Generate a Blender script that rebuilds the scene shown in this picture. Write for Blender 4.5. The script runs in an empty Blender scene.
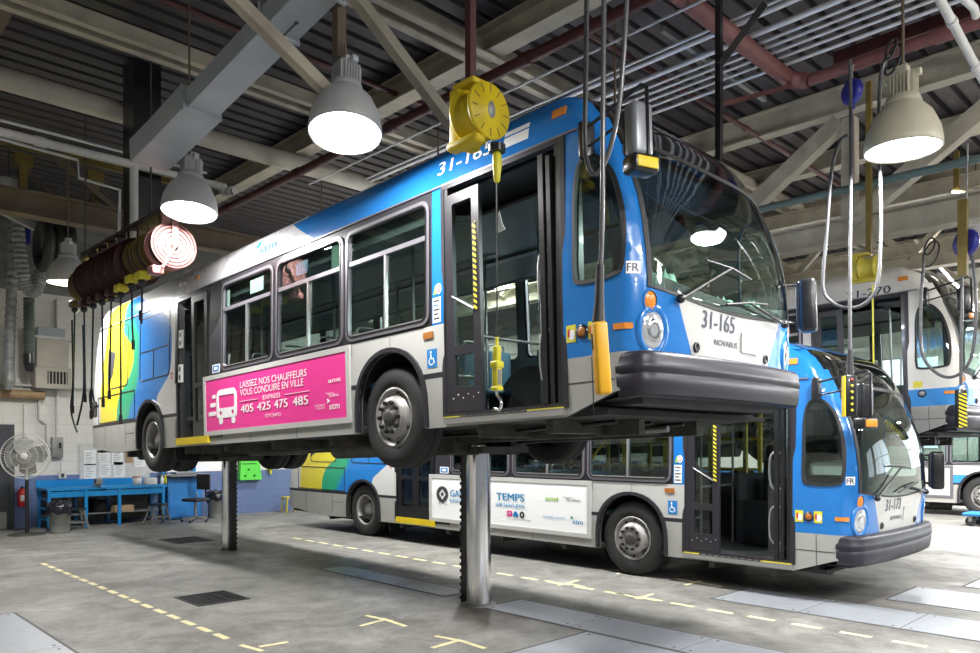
import bpy, bmesh, math, random
from math import sin, cos, pi, sqrt, radians
from mathutils import Vector, Matrix
from mathutils.geometry import tessellate_polygon
random.seed(7)
SC = bpy.context.scene
COL = SC.collection

# ------------------------------------------------------------------ materials
MATS = {}
def mat(name, color, rough=.5, metal=0., noise=0., nscale=8., coat=0., bump=0., emis=None, estr=0., spec=.5):
    if name in MATS: return MATS[name]
    m = bpy.data.materials.new(name); m.use_nodes = True
    nt = m.node_tree; b = nt.nodes['Principled BSDF']
    b.inputs['Base Color'].default_value = (*color, 1); b.inputs['Roughness'].default_value = rough
    b.inputs['Metallic'].default_value = metal; b.inputs['Coat Weight'].default_value = coat
    b.inputs['Specular IOR Level'].default_value = spec
    if coat: b.inputs['Coat Roughness'].default_value = .04
    if emis:
        b.inputs['Emission Color'].default_value = (*emis, 1); b.inputs['Emission Strength'].default_value = estr
    tc = nt.nodes.new('ShaderNodeTexCoord'); n = nt.nodes.new('ShaderNodeTexNoise')
    n.inputs['Scale'].default_value = nscale; n.inputs['Detail'].default_value = 5
    nt.links.new(tc.outputs['Object'], n.inputs['Vector'])
    if noise:
        mx = nt.nodes.new('ShaderNodeMix'); mx.data_type = 'RGBA'; mx.blend_type = 'MULTIPLY'
        rp = nt.nodes.new('ShaderNodeMapRange'); rp.inputs[1].default_value = .3; rp.inputs[2].default_value = .7
        rp.inputs[3].default_value = 1 - noise; rp.inputs[4].default_value = 1.0
        nt.links.new(n.outputs['Fac'], rp.inputs[0])
        mx.inputs[0].default_value = 1; mx.inputs[6].default_value = (*color, 1)
        nt.links.new(rp.outputs[0], mx.inputs[7]); nt.links.new(mx.outputs[2], b.inputs['Base Color'])
    rr = nt.nodes.new('ShaderNodeMapRange'); rr.inputs[3].default_value = max(0, rough - .06); rr.inputs[4].default_value = min(1, rough + .06)
    nt.links.new(n.outputs['Fac'], rr.inputs[0]); nt.links.new(rr.outputs[0], b.inputs['Roughness'])
    if bump:
        bp = nt.nodes.new('ShaderNodeBump'); bp.inputs['Strength'].default_value = bump; bp.inputs['Distance'].default_value = .01
        nt.links.new(n.outputs['Fac'], bp.inputs['Height']); nt.links.new(bp.outputs[0], b.inputs['Normal'])
    MATS[name] = m
    return m

def glass_mat(name, tint, refl=.1):
    m = bpy.data.materials.new(name); m.use_nodes = True; nt = m.node_tree
    nt.nodes.remove(nt.nodes['Principled BSDF'])
    t = nt.nodes.new('ShaderNodeBsdfTransparent'); t.inputs[0].default_value = (*tint, 1)
    g = nt.nodes.new('ShaderNodeBsdfGlossy'); g.inputs['Roughness'].default_value = .015; g.inputs[0].default_value = (.95, 1, .98, 1)
    lw = nt.nodes.new('ShaderNodeLayerWeight'); lw.inputs[0].default_value = .5
    pw = nt.nodes.new('ShaderNodeMath'); pw.operation = 'POWER'; pw.inputs[1].default_value = 5
    nt.links.new(lw.outputs['Facing'], pw.inputs[0])
    ad = nt.nodes.new('ShaderNodeMath'); ad.operation = 'MULTIPLY_ADD'; ad.inputs[1].default_value = .9; ad.inputs[2].default_value = .04 + refl; ad.use_clamp = True
    nt.links.new(pw.outputs[0], ad.inputs[0])
    mx = nt.nodes.new('ShaderNodeMixShader'); nt.links.new(ad.outputs[0], mx.inputs[0])
    nt.links.new(t.outputs[0], mx.inputs[1]); nt.links.new(g.outputs[0], mx.inputs[2])
    nt.links.new(mx.outputs[0], nt.nodes['Material Output'].inputs[0])
    MATS[name] = m
    return m

mat('blue', (.016, .185, .56), .22, coat=.6, noise=.05)
mat('oldblue', (.05, .27, .66), .25, coat=.5, noise=.05)
mat('oldwhite', (.78, .76, .70), .3, coat=.4, noise=.05)
mat('white', (.60, .60, .61), .28, coat=.5, noise=.04)
mat('offwhite', (.53, .53, .51), .32, coat=.3, noise=.06)
mat('greyskirt', (.40, .40, .375), .38, noise=.10, nscale=5)
mat('black', (.012, .012, .014), .3, coat=.3)
mat('blackgloss', (.008, .009, .010), .06, coat=.8)
mat('rubber', (.02, .02, .021), .55)
mat('tire', (.022, .022, .022), .75, noise=.3, nscale=20, bump=.3)
mat('frame', (.036, .034, .041), .35, metal=.2)
mat('trimgrey', (.26, .25, .28), .32, metal=.6)
mat('alu', (.62, .62, .63), .3, metal=.85)
mat('chrome', (.86, .86, .87), .16, metal=1.)
mat('dullmetal', (.34, .34, .33), .45, metal=.7, noise=.2)
mat('gun', (.026, .025, .036), .40, spec=.35)
mat('under', (.022, .021, .019), .7, noise=.5, nscale=6)
mat('undermetal', (.10, .095, .085), .55, metal=.4, noise=.5)
mat('yellow', (.72, .54, .012), .45, noise=.08)
mat('lemon', (.75, .68, .04), .4, noise=.06)
mat('pendantyellow', (.80, .42, .02), .4, noise=.12)
mat('mustard', (.20, .145, .03), .55, noise=.3)
mat('sillyellow', (.66, .53, .06), .5, noise=.2)
mat('amber', (.75, .26, .03), .25, coat=.5)
mat('amberdark', (.38, .14, .03), .35)
mat('red', (.5, .03, .02), .4)
mat('redlens', (.45, .02, .02), .2)
mat('magenta', (.82, .045, .30), .38)
mat('adwhite', (.93, .94, .95), .35)
mat('print_white', (.9, .9, .9), .4)
mat('print_blue', (.015, .24, .50), .4)
mat('print_navy', (.02, .03, .07), .4)
mat('print_teal', (.0, .26, .24), .4)
mat('print_deep', (.01, .12, .27), .4)
mat('print_green', (.32, .58, .08), .4)
mat('print_grey', (.05, .05, .055), .4)
mat('print_pink', (.75, .04, .3), .4)
mat('print_red', (.6, .03, .05), .4)
mat('stickblue', (.02, .2, .52), .4)
mat('paper', (.78, .80, .78), .7)
mat('mintpaper', (.42, .66, .52), .7)
mat('lens', (.75, .78, .8), .08, metal=.6, coat=1.)
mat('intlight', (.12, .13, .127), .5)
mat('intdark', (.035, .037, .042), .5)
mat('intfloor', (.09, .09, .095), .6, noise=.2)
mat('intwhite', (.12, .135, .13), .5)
mat('seat', (.03, .10, .16), .7, noise=.3, nscale=30)
mat('teal', (.04, .36, .45), .5)
mat('seatblack', (.012, .012, .014), .6)
mat('pole', (.30, .31, .32), .3, metal=.7)
mat('mirrorgrey', (.22, .23, .25), .35, metal=.3)
mat('mirrorglass', (.7, .7, .7), .03, metal=1.)
# garage
mat('steelbeige', (.46, .42, .33), .6, noise=.35, nscale=3)
mat('steelbrown', (.14, .105, .07), .6, noise=.35, nscale=3)
mat('deck', (.068, .060, .064), .6, noise=.25, nscale=1.5)
mat('maroon', (.085, .022, .022), .5, noise=.25)
mat('redpipe', (.19, .07, .065), .5, noise=.3)
mat('duct', (.40, .44, .46), .45, noise=.15, nscale=3)
mat('conduit', (.66, .67, .70), .35, metal=.25)
mat('pipewhite', (.60, .60, .58), .5, noise=.15)
mat('greenpipe', (.10, .15, .14), .5)
mat('pipecream', (.48, .45, .38), .6, noise=.2, nscale=3)
mat('lampgrey', (.50, .51, .52), .4, noise=.08)
mat('lampgrey_warm_lit', (.50, .47, .36), .4, noise=.08)  # lamp grey with the warm tint of the light put into its colour
mat('lampinside', (.85, .85, .85), .35)
mat('lampglow', (1, 1, 1), .5, emis=(1., .98, .95), estr=14.)
mat('cable', (.015, .015, .015), .5)
mat('cablegrey', (.10, .10, .105), .25)
mat('hosered', (.045, .008, .008), .45, noise=.3)
mat('reelpink', (.40, .19, .175), .4, noise=.12)
mat('reelgold', (.17, .125, .028), .45, noise=.25)
mat('reelblue', (.015, .02, .22), .4)
mat('hosegrey', (.36, .37, .38), .5, metal=.3, noise=.2)
mat('hosedark', (.03, .03, .03), .6)
mat('hosegreen', (.09, .11, .09), .6)
mat('benchblue', (.01, .24, .58), .35, noise=.15)
mat('cabblue', (.025, .21, .58), .45, noise=.15)
mat('wallwhite', (.70, .69, .64), .7, noise=.10, nscale=2)
mat('wallblue', (.13, .20, .38), .6, noise=.10, nscale=2)
mat('doordark', (.055, .06, .075), .4, noise=.2)
mat('fanwhite', (.55, .54, .50), .5)
mat('bingrey', (.34, .35, .33), .5, metal=.4, noise=.35)
mat('bag', (.012, .011, .018), .25)
mat('extred', (.55, .02, .015), .35)
mat('brightgreen', (.12, .72, .08), .5)
mat('wood', (.40, .27, .14), .6, noise=.3)
mat('cardboard', (.38, .26, .15), .8)
mat('drain', (.035, .036, .038), .5, metal=.5)
mat('tape', (.80, .74, .42), .7, noise=.25, nscale=12)
mat('steelplate', (.36, .385, .42), .42, metal=.25, noise=.15, nscale=10, bump=.15)
mat('joint', (.10, .10, .10), .8)
mat('rust', (.13, .095, .06), .8, noise=.5)
mat('wallmetal', (.20, .20, .19), .6, noise=.2)
glass_mat('glass', (.46, .56, .53), .05)
glass_mat('darkglass', (.16, .2, .2), .05)
glass_mat('wsglass', (.70, .84, .80), .03)
mat('hallglass', (.8, .9, 1.), .1, emis=(.80, .91, 1.), estr=2.2)

def checker_mat(name, c1, c2, scale, axis='Z', slant=1.):
    m = bpy.data.materials.new(name); m.use_nodes = True; nt = m.node_tree; b = nt.nodes['Principled BSDF']
    tc = nt.nodes.new('ShaderNodeTexCoord'); sp = nt.nodes.new('ShaderNodeSeparateXYZ'); nt.links.new(tc.outputs['Object'], sp.inputs[0])
    ma = nt.nodes.new('ShaderNodeMath'); ma.operation = 'MULTIPLY_ADD'; ma.inputs[1].default_value = slant
    nt.links.new(sp.outputs['X'], ma.inputs[0]); nt.links.new(sp.outputs['Z'], ma.inputs[2])
    mu = nt.nodes.new('ShaderNodeMath'); mu.operation = 'MULTIPLY'; mu.inputs[1].default_value = scale; nt.links.new(ma.outputs[0], mu.inputs[0])
    fr = nt.nodes.new('ShaderNodeMath'); fr.operation = 'FRACT'; nt.links.new(mu.outputs[0], fr.inputs[0])
    gt = nt.nodes.new('ShaderNodeMath'); gt.operation = 'GREATER_THAN'; gt.inputs[1].default_value = .5; nt.links.new(fr.outputs[0], gt.inputs[0])
    mx = nt.nodes.new('ShaderNodeMix'); mx.data_type = 'RGBA'; mx.inputs[6].default_value = (*c1, 1); mx.inputs[7].default_value = (*c2, 1)
    nt.links.new(gt.outputs[0], mx.inputs[0]); nt.links.new(mx.outputs[2], b.inputs['Base Color']); b.inputs['Roughness'].default_value = .5
    MATS[name] = m
checker_mat('hazard', (.85, .75, .03), (.012, .012, .012), 20., slant=.6)

# ------------------------------------------------------------------ mesh builder
class MB:
    def __init__(s): s.v = []; s.f = []; s.m = []; s.sm = []; s.mats = []
    def mi(s, m):
        if m not in s.mats: s.mats.append(m)
        return s.mats.index(m)
    def add(s, v, f, m, smooth=False):
        o = len(s.v); k = s.mi(m); s.v += [tuple(p) for p in v]
        for q in f: s.f.append([i + o for i in q]); s.m.append(k); s.sm.append(smooth)
        return s
    def box(s, x0, x1, y0, y1, z0, z1, m, M=None):
        v = [(x, y, z) for x in (x0, x1) for y in (y0, y1) for z in (z0, z1)]
        if M is not None: v = [M @ Vector(p) for p in v]
        return s.add(v, [(0, 1, 3, 2), (4, 6, 7, 5), (0, 4, 5, 1), (2, 3, 7, 6), (0, 2, 6, 4), (1, 5, 7, 3)], m)
    def rbox(s, x0, x1, y0, y1, z0, z1, r, m, M=None, n=3):
        # box with all edges rounded
        bm = bmesh.new(); bmesh.ops.create_cube(bm, size=1)
        for q in bm.verts: q.co = Vector(((x0 + x1) / 2 + q.co.x * (x1 - x0), (y0 + y1) / 2 + q.co.y * (y1 - y0), (z0 + z1) / 2 + q.co.z * (z1 - z0)))
        bmesh.ops.bevel(bm, geom=bm.edges[:], offset=r, segments=n, affect='EDGES', profile=.5)
        bm.verts.index_update(); v = [q.co.copy() for q in bm.verts]
        if M is not None: v = [M @ p for p in v]
        s.add(v, [[q.index for q in f.verts] for f in bm.faces], m, True); bm.free(); return s
    def beam(s, p0, p1, w, h, m, up=(0, 0, 1)):
        p0 = Vector(p0); p1 = Vector(p1); d = (p1 - p0).normalized(); u = Vector(up)
        sd = d.cross(u)
        if sd.length < 1e-4: sd = d.cross(Vector((1, 0, 0)))
        sd.normalize(); u = sd.cross(d)
        v = [p + sd * a * w / 2 + u * b * h / 2 for p in (p0, p1) for a in (-1, 1) for b in (-1, 1)]
        return s.add(v, [(0, 2, 3, 1), (4, 5, 7, 6), (0, 1, 5, 4), (2, 6, 7, 3), (0, 4, 6, 2), (1, 3, 7, 5)], m)
    def ibeam(s, p0, p1, w, h, m, t=.03):
        p0 = Vector(p0); p1 = Vector(p1)
        s.beam(p0 + Vector((0, 0, h / 2 - t / 2)), p1 + Vector((0, 0, h / 2 - t / 2)), w, t, m)
        s.beam(p0 - Vector((0, 0, h / 2 - t / 2)), p1 - Vector((0, 0, h / 2 - t / 2)), w, t, m)
        return s.beam(p0, p1, t, h - 2 * t, m)
    def tube(s, path, r, m, seg=10, caps=True, smooth=True):
        P = [Vector(p) for p in path]; n = len(P); rr = r if isinstance(r, (list, tuple)) else [r] * n
        v = []; prev = None
        for i in range(n):
            d = (P[min(i + 1, n - 1)] - P[max(i - 1, 0)]).normalized()
            if prev is None:
                a = d.orthogonal().normalized()
            else:
                a = prev - d * prev.dot(d)
                a = a.normalized() if a.length > 1e-5 else d.orthogonal().normalized()
            prev = a; b = d.cross(a)
            v += [P[i] + (a * cos(2 * pi * k / seg) + b * sin(2 * pi * k / seg)) * rr[i] for k in range(seg)]
        f = [(i * seg + k, i * seg + (k + 1) % seg, (i + 1) * seg + (k + 1) % seg, (i + 1) * seg + k) for i in range(n - 1) for k in range(seg)]
        s.add(v, f, m, smooth)
        if caps: s.add(v[:seg], [list(range(seg))[::-1]], m); s.add(v[-seg:], [list(range(seg))], m)
        return s
    def cyl(s, p0, p1, r, m, seg=20, r1=None):
        return s.tube([p0, p1], [r, r if r1 is None else r1], m, seg)
    def lathe(s, prof, m, M=None, seg=28, smooth=True, close=False):
        # prof: (r, h) pairs about local Z
        v = [Vector((r * cos(2 * pi * k / seg), r * sin(2 * pi * k / seg), h)) for r, h in prof for k in range(seg)]
        if M is not None: v = [M @ p for p in v]
        n = len(prof)
        f = [(i * seg + k, i * seg + (k + 1) % seg, (i + 1) * seg + (k + 1) % seg, (i + 1) * seg + k) for i in range(n - 1) for k in range(seg)]
        s.add(v, f, m, smooth)
        if close: s.add(v[:seg], [list(range(seg))[::-1]], m); s.add(v[-seg:], [list(range(seg))], m)
        return s
    def sphere(s, c, r, m, sx=1, sy=1, sz=1, seg=16, ring=10):
        prof = [(r * sin(pi * i / ring) + 1e-5, -r * cos(pi * i / ring)) for i in range(ring + 1)]
        return s.lathe(prof, m, Matrix.Translation(c) @ Matrix.Diagonal((sx, sy, sz, 1)), seg)
    def prism(s, poly, fmap, d0, d1, m, holes=(), smooth=False, cuts=()):
        # a slab with the outline poly (2-D) and holes, mapped by fmap(u, v, offset)
        v2, f = fill2d([poly, *holes], cuts)
        s.add([fmap(a, b, d1) for a, b in v2], f, m, smooth)
        for L in (poly, *holes):
            n = len(L); v = [fmap(a, b, d1) for a, b in L] + [fmap(a, b, d0) for a, b in L]
            s.add(v, [(i, (i + 1) % n, n + (i + 1) % n, n + i) for i in range(n)], m)
        return s
    def build(s, name, parent=None, mat=None, hard=False):
        me = bpy.data.meshes.new(name); me.from_pydata(s.v, [], s.f)
        for k in s.mats: me.materials.append(MATS[k])
        for p, k, q in zip(me.polygons, s.m, s.sm): p.material_index = k; p.use_smooth = q
        bm = bmesh.new(); bm.from_mesh(me)
        if not getattr(s, 'keepn', False): bmesh.ops.recalc_face_normals(bm, faces=bm.faces)
        bm.to_mesh(me); bm.free()
        o = bpy.data.objects.new(name, me); COL.objects.link(o)
        if parent is not None: o.parent = parent
        return o

def fill2d(polys, cuts=()):
    """Fill an outline with holes, then cut the mesh along lines (point, normal): returns 2-D verts and faces."""
    pl = [[Vector((a, b, 0)) for a, b in L] for L in polys]
    flat = [p for L in pl for p in L]
    tris = tessellate_polygon(pl)
    bm = bmesh.new(); vs = [bm.verts.new(p) for p in flat]
    for t in tris:
        a, b, c = (flat[i] for i in t)
        cr = (b - a).cross(c - a).z
        if abs(cr) < 1e-10: continue
        try: bm.faces.new([vs[i] for i in (t if cr > 0 else t[::-1])])
        except ValueError: pass
    for co, no in cuts:
        bmesh.ops.bisect_plane(bm, geom=bm.verts[:] + bm.edges[:] + bm.faces[:], plane_co=(*co, 0), plane_no=(*no, 0), dist=1e-5)
    bm.verts.index_update()
    v = [(q.co.x, q.co.y) for q in bm.verts]; f = [[q.index for q in g.verts] for g in bm.faces]
    bm.free()
    return v, f

def rrect(x0, x1, z0, z1, r, n=5):
    out = []
    rs = r if isinstance(r, (tuple, list)) else [r] * 4        # BR, TR, TL, BL
    for (cx, cz, a, q) in ((x1, z0, -90, rs[0]), (x1, z1, 0, rs[1]), (x0, z1, 90, rs[2]), (x0, z0, 180, rs[3])):
        sx = -1 if cx == x1 else 1; sz = 1 if cz == z0 else -1
        if q <= 0: out.append((cx, cz)); continue
        for k in range(n + 1):
            t = radians(a + 90 * k / n); out.append((cx + sx * q + q * cos(t), cz + sz * q + q * sin(t)))
    return out
def ellipse(cx, cz, rx, rz, n=28): return [(cx + rx * cos(2 * pi * k / n), cz + rz * sin(2 * pi * k / n)) for k in range(n)]
def rect(x0, x1, z0, z1): return [(x0, z0), (x1, z0), (x1, z1), (x0, z1)]
def lerp_table(T, x):
    if x <= T[0][0]: return T[0][1]
    for (a, b), (c, d) in zip(T, T[1:]):
        if x <= c: return b + (d - b) * (x - a) / (c - a)
    return T[-1][1]
def smooth_path(P, n=6):
    P = [Vector(p) for p in P]; out = []
    for i in range(len(P) - 1):
        a, b, c, d = P[max(i - 1, 0)], P[i], P[i + 1], P[min(i + 2, len(P) - 1)]
        for k in range(n):
            t = k / n
            out.append(.5 * ((2 * b) + (c - a) * t + (2 * a - 5 * b + 4 * c - d) * t * t + (3 * b - a - 3 * c + d) * t ** 3))
    return out + [P[-1]]
TEXTS = {}
def text2d(s, size, bold=0.):
    key = (s, bold)
    if key not in TEXTS:
        c = bpy.data.curves.new('lettering', 'FONT'); c.body = s; c.size = 1; c.offset = bold; c.resolution_u = 3
        o = bpy.data.objects.new('lettering', c); COL.objects.link(o)
        me = bpy.data.meshes.new_from_object(o)
        TEXTS[key] = ([(q.co.x, q.co.y) for q in me.vertices], [list(p.vertices) for p in me.polygons])
        bpy.data.objects.remove(o); bpy.data.curves.remove(c); bpy.data.meshes.remove(me)
    v, f = TEXTS[key]
    return [(a * size, b * size) for a, b in v], f
def put_text(mb, s, u0, v0, height, fmap, m, off=.004, bold=0., width=None, align='L'):
    """Lettering of cap height `height` with its baseline start at (u0, v0), stretched to `width`."""
    v, f = text2d(s, 1)
    if not v: return
    xs = [a for a, b in v]; w0 = max(xs) - min(xs); k = height / .70
    sx = width / w0 if width else k
    x0 = min(xs)
    W = w0 * sx; sh = {'L': 0, 'C': -W / 2, 'R': -W}[align]
    for i, q in enumerate((-1, 0, 1) if bold else (0,)): mb.add([fmap(u0 + sh + (a - x0 + q * bold) * sx, v0 + b * k, off + .0002 * i) for a, b in v], f, m)

# ------------------------------------------------------------------ scene helpers
def empty(name, loc=(0, 0, 0), rz=0, label=None, cat=None, group=None):
    o = bpy.data.objects.new(name, None); COL.objects.link(o); o.location = loc; o.rotation_euler = (0, 0, rz)
    o.empty_display_size = .2
    tag(o, label, cat, group); return o
def tag(o, label=None, cat=None, group=None, kind=None):
    if label: o['label'] = label
    if cat: o['category'] = cat
    if group: o['group'] = group
    if kind: o['kind'] = kind
    return o
def struct(o): o['kind'] = 'structure'; return o

# ------------------------------------------------------------------ camera (its geometry solved from the two parallel buses)
CAMP = Vector((5.8913, -5.7233, 1.7548)); YAW = .7975; FPX = 756.0; PX0, PY0 = 490., 444.83
FWD = Vector((-sin(YAW), cos(YAW), 0)); RGT = Vector((cos(YAW), sin(YAW), 0)); UP = Vector((0, 0, 1))
cam = bpy.data.cameras.new('camera'); co = bpy.data.objects.new('camera', cam); COL.objects.link(co)
co.location = CAMP; co.rotation_euler = (pi / 2, 0, YAW)
cam.sensor_width = 36; cam.lens = FPX / 980 * 36; cam.shift_y = (PY0 - 326.5) / 980; cam.clip_end = 200
SC.camera = co
def ray(x, y): return FWD + RGT * (x - PX0) / FPX - UP * (y - PY0) / FPX
def at_y(x, y, Y): r = ray(x, y); return CAMP + r * ((Y - CAMP.y) / r.y)
def at_x(x, y, X): r = ray(x, y); return CAMP + r * ((X - CAMP.x) / r.x)
def at_z(x, y, Z): r = ray(x, y); return CAMP + r * ((Z - CAMP.z) / r.z)
def at_d(x, y, d): return CAMP + ray(x, y) * d
# ------------------------------------------------------------------ the low-floor city bus, X forward, origin on the ground under the front axle
WT = [(.3, 1.285), (.8, 1.295), (1.3, 1.295), (2.42, 1.266), (2.5, 1.260), (2.6, 1.25), (2.7, 1.232), (2.78, 1.205), (2.85, 1.16), (2.9, 1.11), (2.97, .98), (3.03, .78), (3.06, .62), (3.085, .42), (3.1, .02)]
XT = [(.3, 2.85), (.8, 2.89), (1.0, 2.905), (1.2, 2.925), (1.5, 2.915), (1.7, 2.89), (1.9, 2.85), (2.05, 2.80), (2.2, 2.74), (2.35, 2.675), (2.5, 2.605), (2.6, 2.555), (2.7, 2.49), (2.78, 2.42), (2.85, 2.32), (2.92, 2.16), (3.0, 1.92), (3.06, 1.62), (3.1, 1.3)]
DC, NC, SEAM = .21, 4.2, .9
def bw(z): return lerp_table(WT, z)
def bx(z): return lerp_table(XT, z)
def drop(yn): return DC * (1 - sqrt(max(0, 1 - min(1, abs(yn)) ** NC)))
XSEAM = drop(SEAM)
def side_pt(x, z, sg):
    e = x - (bx(z) - DC); yn = 1 if e <= 0 else max(0, 1 - min(1, e / DC) ** 2) ** (1 / NC)
    if x < -8.8: yn *= 1 - .02 * min(1, (-8.8 - x) / .25) ** 2
    return Vector((x, sg * yn * bw(z), z))
def side_map(sg):
    def f(x, z, off=0.):
        p = side_pt(x, z, sg)
        if off:
            h = .004
            n = (side_pt(x + h, z, sg) - side_pt(x - h, z, sg)).cross(side_pt(x, z + h, sg) - side_pt(x, z - h, sg)).normalized()
            if n.y * sg < 0: n = -n
            p = p + n * off
        return p
    return f
def front_pt(yn, z): return Vector((bx(z) - drop(yn), yn * bw(z), z))
def front_map(y, z, off=0.):
    yn = y / 1.295; p = front_pt(yn, z)
    if off:
        h = .004
        n = (front_pt(yn + h, z) - front_pt(yn - h, z)).cross(front_pt(yn, z + h) - front_pt(yn, z - h)).normalized()
        if n.x < 0: n = -n
        p = p + n * off
    return p
RS, LS = side_map(-1), side_map(1)
def arch(xc, a, h, zb, n=14): return [(xc - a, zb)] + [(xc - a * cos(pi * k / n), .5 + h * sin(pi * k / n) ** .8) for k in range(n + 1)] + [(xc + a, zb)]
FA, RA = (-.015, .53, .585), (-6.21, .515, .55)
ZC = [((0, z), (0, 1)) for z in (.5, .65, .77, .82, 1.02, 1.0, 1.25, 1.3, 1.5, 1.7, 1.9, 2.05, 2.2, 2.35, 2.42, 2.5, 2.6, 2.7, 2.78)]
XC = [((x, 0), (1, 0)) for x in (-8.95, -8.9, -8.8, -5.22, -4.05, .64, .81, 2.19) + tuple(2.04 + .05 * k for k in range(18))]
WINS = [(-3.66, -2.28), (-2.21, -.80), (-.745, .615)]
FWIN = [(2.33, 1.33), (2.70, 1.33), (2.745, 1.40), (2.72, 1.75), (2.64, 2.05), (2.55, 2.20), (2.47, 2.25), (2.40, 2.25), (2.33, 2.17), (2.31, 1.40)]
def round_poly(P, n=4):
    m = len(P); out = []
    for i in range(m):
        a, b, c, d = (Vector(P[(i + k) % m]) for k in (-1, 0, 1, 2))
        for k in range(n):
            t = k / n; q = .5 * ((2 * b) + (c - a) * t + (2 * a - 5 * b + 4 * c - d) * t * t + (3 * b - a - 3 * c + d) * t ** 3); out.append((q.x, q.y))
    return out
FWIN = round_poly([(2.37, 1.325), (2.66, 1.33), (2.735, 1.40), (2.735, 1.72), (2.665, 2.02), (2.58, 2.18), (2.50, 2.25), (2.41, 2.25), (2.345, 2.18), (2.315, 2.0), (2.31, 1.70), (2.31, 1.40)])
def grow(P, d):
    c = Vector((sum(p[0] for p in P) / len(P), sum(p[1] for p in P) / len(P))); sx = max(abs(p[0] - c.x) for p in P); sz = max(abs(p[1] - c.y) for p in P)
    return [(c.x + (p[0] - c.x) * (1 + d / sx), c.y + (p[1] - c.y) * (1 + d / sz)) for p in P]

def graphic_mat():
    m = bpy.data.materials.new('reargraphic'); m.use_nodes = True; nt = m.node_tree; b = nt.nodes['Principled BSDF']
    tc = nt.nodes.new('ShaderNodeTexCoord'); sp = nt.nodes.new('ShaderNodeSeparateXYZ'); nt.links.new(tc.outputs['Object'], sp.inputs[0])
    zn = nt.nodes.new('ShaderNodeMapRange'); zn.inputs[1].default_value = .7; zn.inputs[2].default_value = 3.1; nt.links.new(sp.outputs['Z'], zn.inputs[0])
    xn = nt.nodes.new('ShaderNodeMapRange'); xn.inputs[1].default_value = -9.2; xn.inputs[2].default_value = -4.8; nt.links.new(sp.outputs['X'], xn.inputs[0])
    curves = {
        'wy': [(.7, -8.55), (1.43, -8.5), (2.14, -8.3), (2.8, -8.08), (3.1, -8.0)],
        'yg': [(.7, -7.70), (1.05, -7.66), (1.27, -7.52), (1.50, -7.14), (1.75, -6.92), (1.95, -6.90), (2.15, -7.15), (2.35, -7.38), (2.7, -7.33), (3.1, -7.28)],
        'gb': [(.7, -7.25), (.95, -7.08), (1.17, -6.9), (1.4, -6.72), (1.7, -6.66), (2.1, -6.66), (2.34, -6.82), (2.59, -7.2), (2.75, -7.27), (3.1, -7.2)],
        'bw': [(.7, -5.95), (1.1, -5.9), (1.25, -5.68), (1.42, -5.42), (1.85, -5.34), (2.2, -5.42), (2.4, -5.75), (2.55, -6.2), (2.75, -6.62), (2.88, -6.95), (3.1, -7.3)]}
    cols = {'wy': (.78, .66, .03), 'yg': (.03, .38, .19), 'gb': (.02, .21, .62), 'bw': (.66, .66, .65)}
    last = None
    for k, pts in curves.items():
        fc = nt.nodes.new('ShaderNodeFloatCurve'); cu = fc.mapping.curves[0]; fc.mapping.use_clip = False
        q = [((z - .7) / 2.4, (x + 9.2) / 4.4) for z, x in pts]
        cu.points[0].location = q[0]; cu.points[1].location = q[-1]
        for a in q[1:-1]: cu.points.new(*a)
        for cp in cu.points: cp.handle_type = 'VECTOR' if k == 'wy' else 'AUTO_CLAMPED'
        fc.mapping.update(); nt.links.new(zn.outputs[0], fc.inputs['Value'])
        sb = nt.nodes.new('ShaderNodeMath'); sb.operation = 'SUBTRACT'; nt.links.new(xn.outputs[0], sb.inputs[0]); nt.links.new(fc.outputs[0], sb.inputs[1])
        st = nt.nodes.new('ShaderNodeMapRange'); wdt = .02 if k == 'gb' else .0012; st.inputs[1].default_value = -wdt; st.inputs[2].default_value = wdt; nt.links.new(sb.outputs[0], st.inputs[0])
        mx = nt.nodes.new('ShaderNodeMix'); mx.data_type = 'RGBA'; mx.inputs[6].default_value = (.68, .68, .68, 1); mx.inputs[7].default_value = (*cols[k], 1)
        if last: nt.links.new(last, mx.inputs[6])
        nt.links.new(st.outputs[0], mx.inputs[0]); last = mx.outputs[2]
    nt.links.new(last, b.inputs['Base Color']); b.inputs['Roughness'].default_value = .25; b.inputs['Coat Weight'].default_value = .5; b.inputs['Coat Roughness'].default_value = .04
    MATS['reargraphic'] = m
graphic_mat()

def front_edge(z0, z1, n=22): return [(bx(z0 + (z1 - z0) * k / n) - XSEAM, z0 + (z1 - z0) * k / n) for k in range(n + 1)]
def side_color(new):
    def f(x, z):
        if z < .77: return 'greyskirt'
        if z < .82 and x < .81: return 'frame'
        if new:
            if x < -5.22: return 'reargraphic'
            if z > 2.5 or x > 2.19: 
                if x > 2.19 and z < 2.5: return 'blue'
                return 'blue' if x > -1.32 - (z - 2.48) * 1.87 else 'white'
            if x > .64 and z > 1.25: return 'blue'
            return 'offwhite' if z < 1.25 else 'frame'
        if z < 1.02: return 'oldblue'
        if z > 2.5 or x > 2.19 or x < -5.22: return 'oldwhite'
        if x > .64: return 'oldwhite'
        return 'oldwhite' if z < 1.25 else 'frame'
    return f
SK = {}
def cached(key, fn):
    if key not in SK: SK[key] = fill2d(*fn())
    return SK[key]
SLANT = ((-1.32, 2.48), (1, 1.87))
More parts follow.
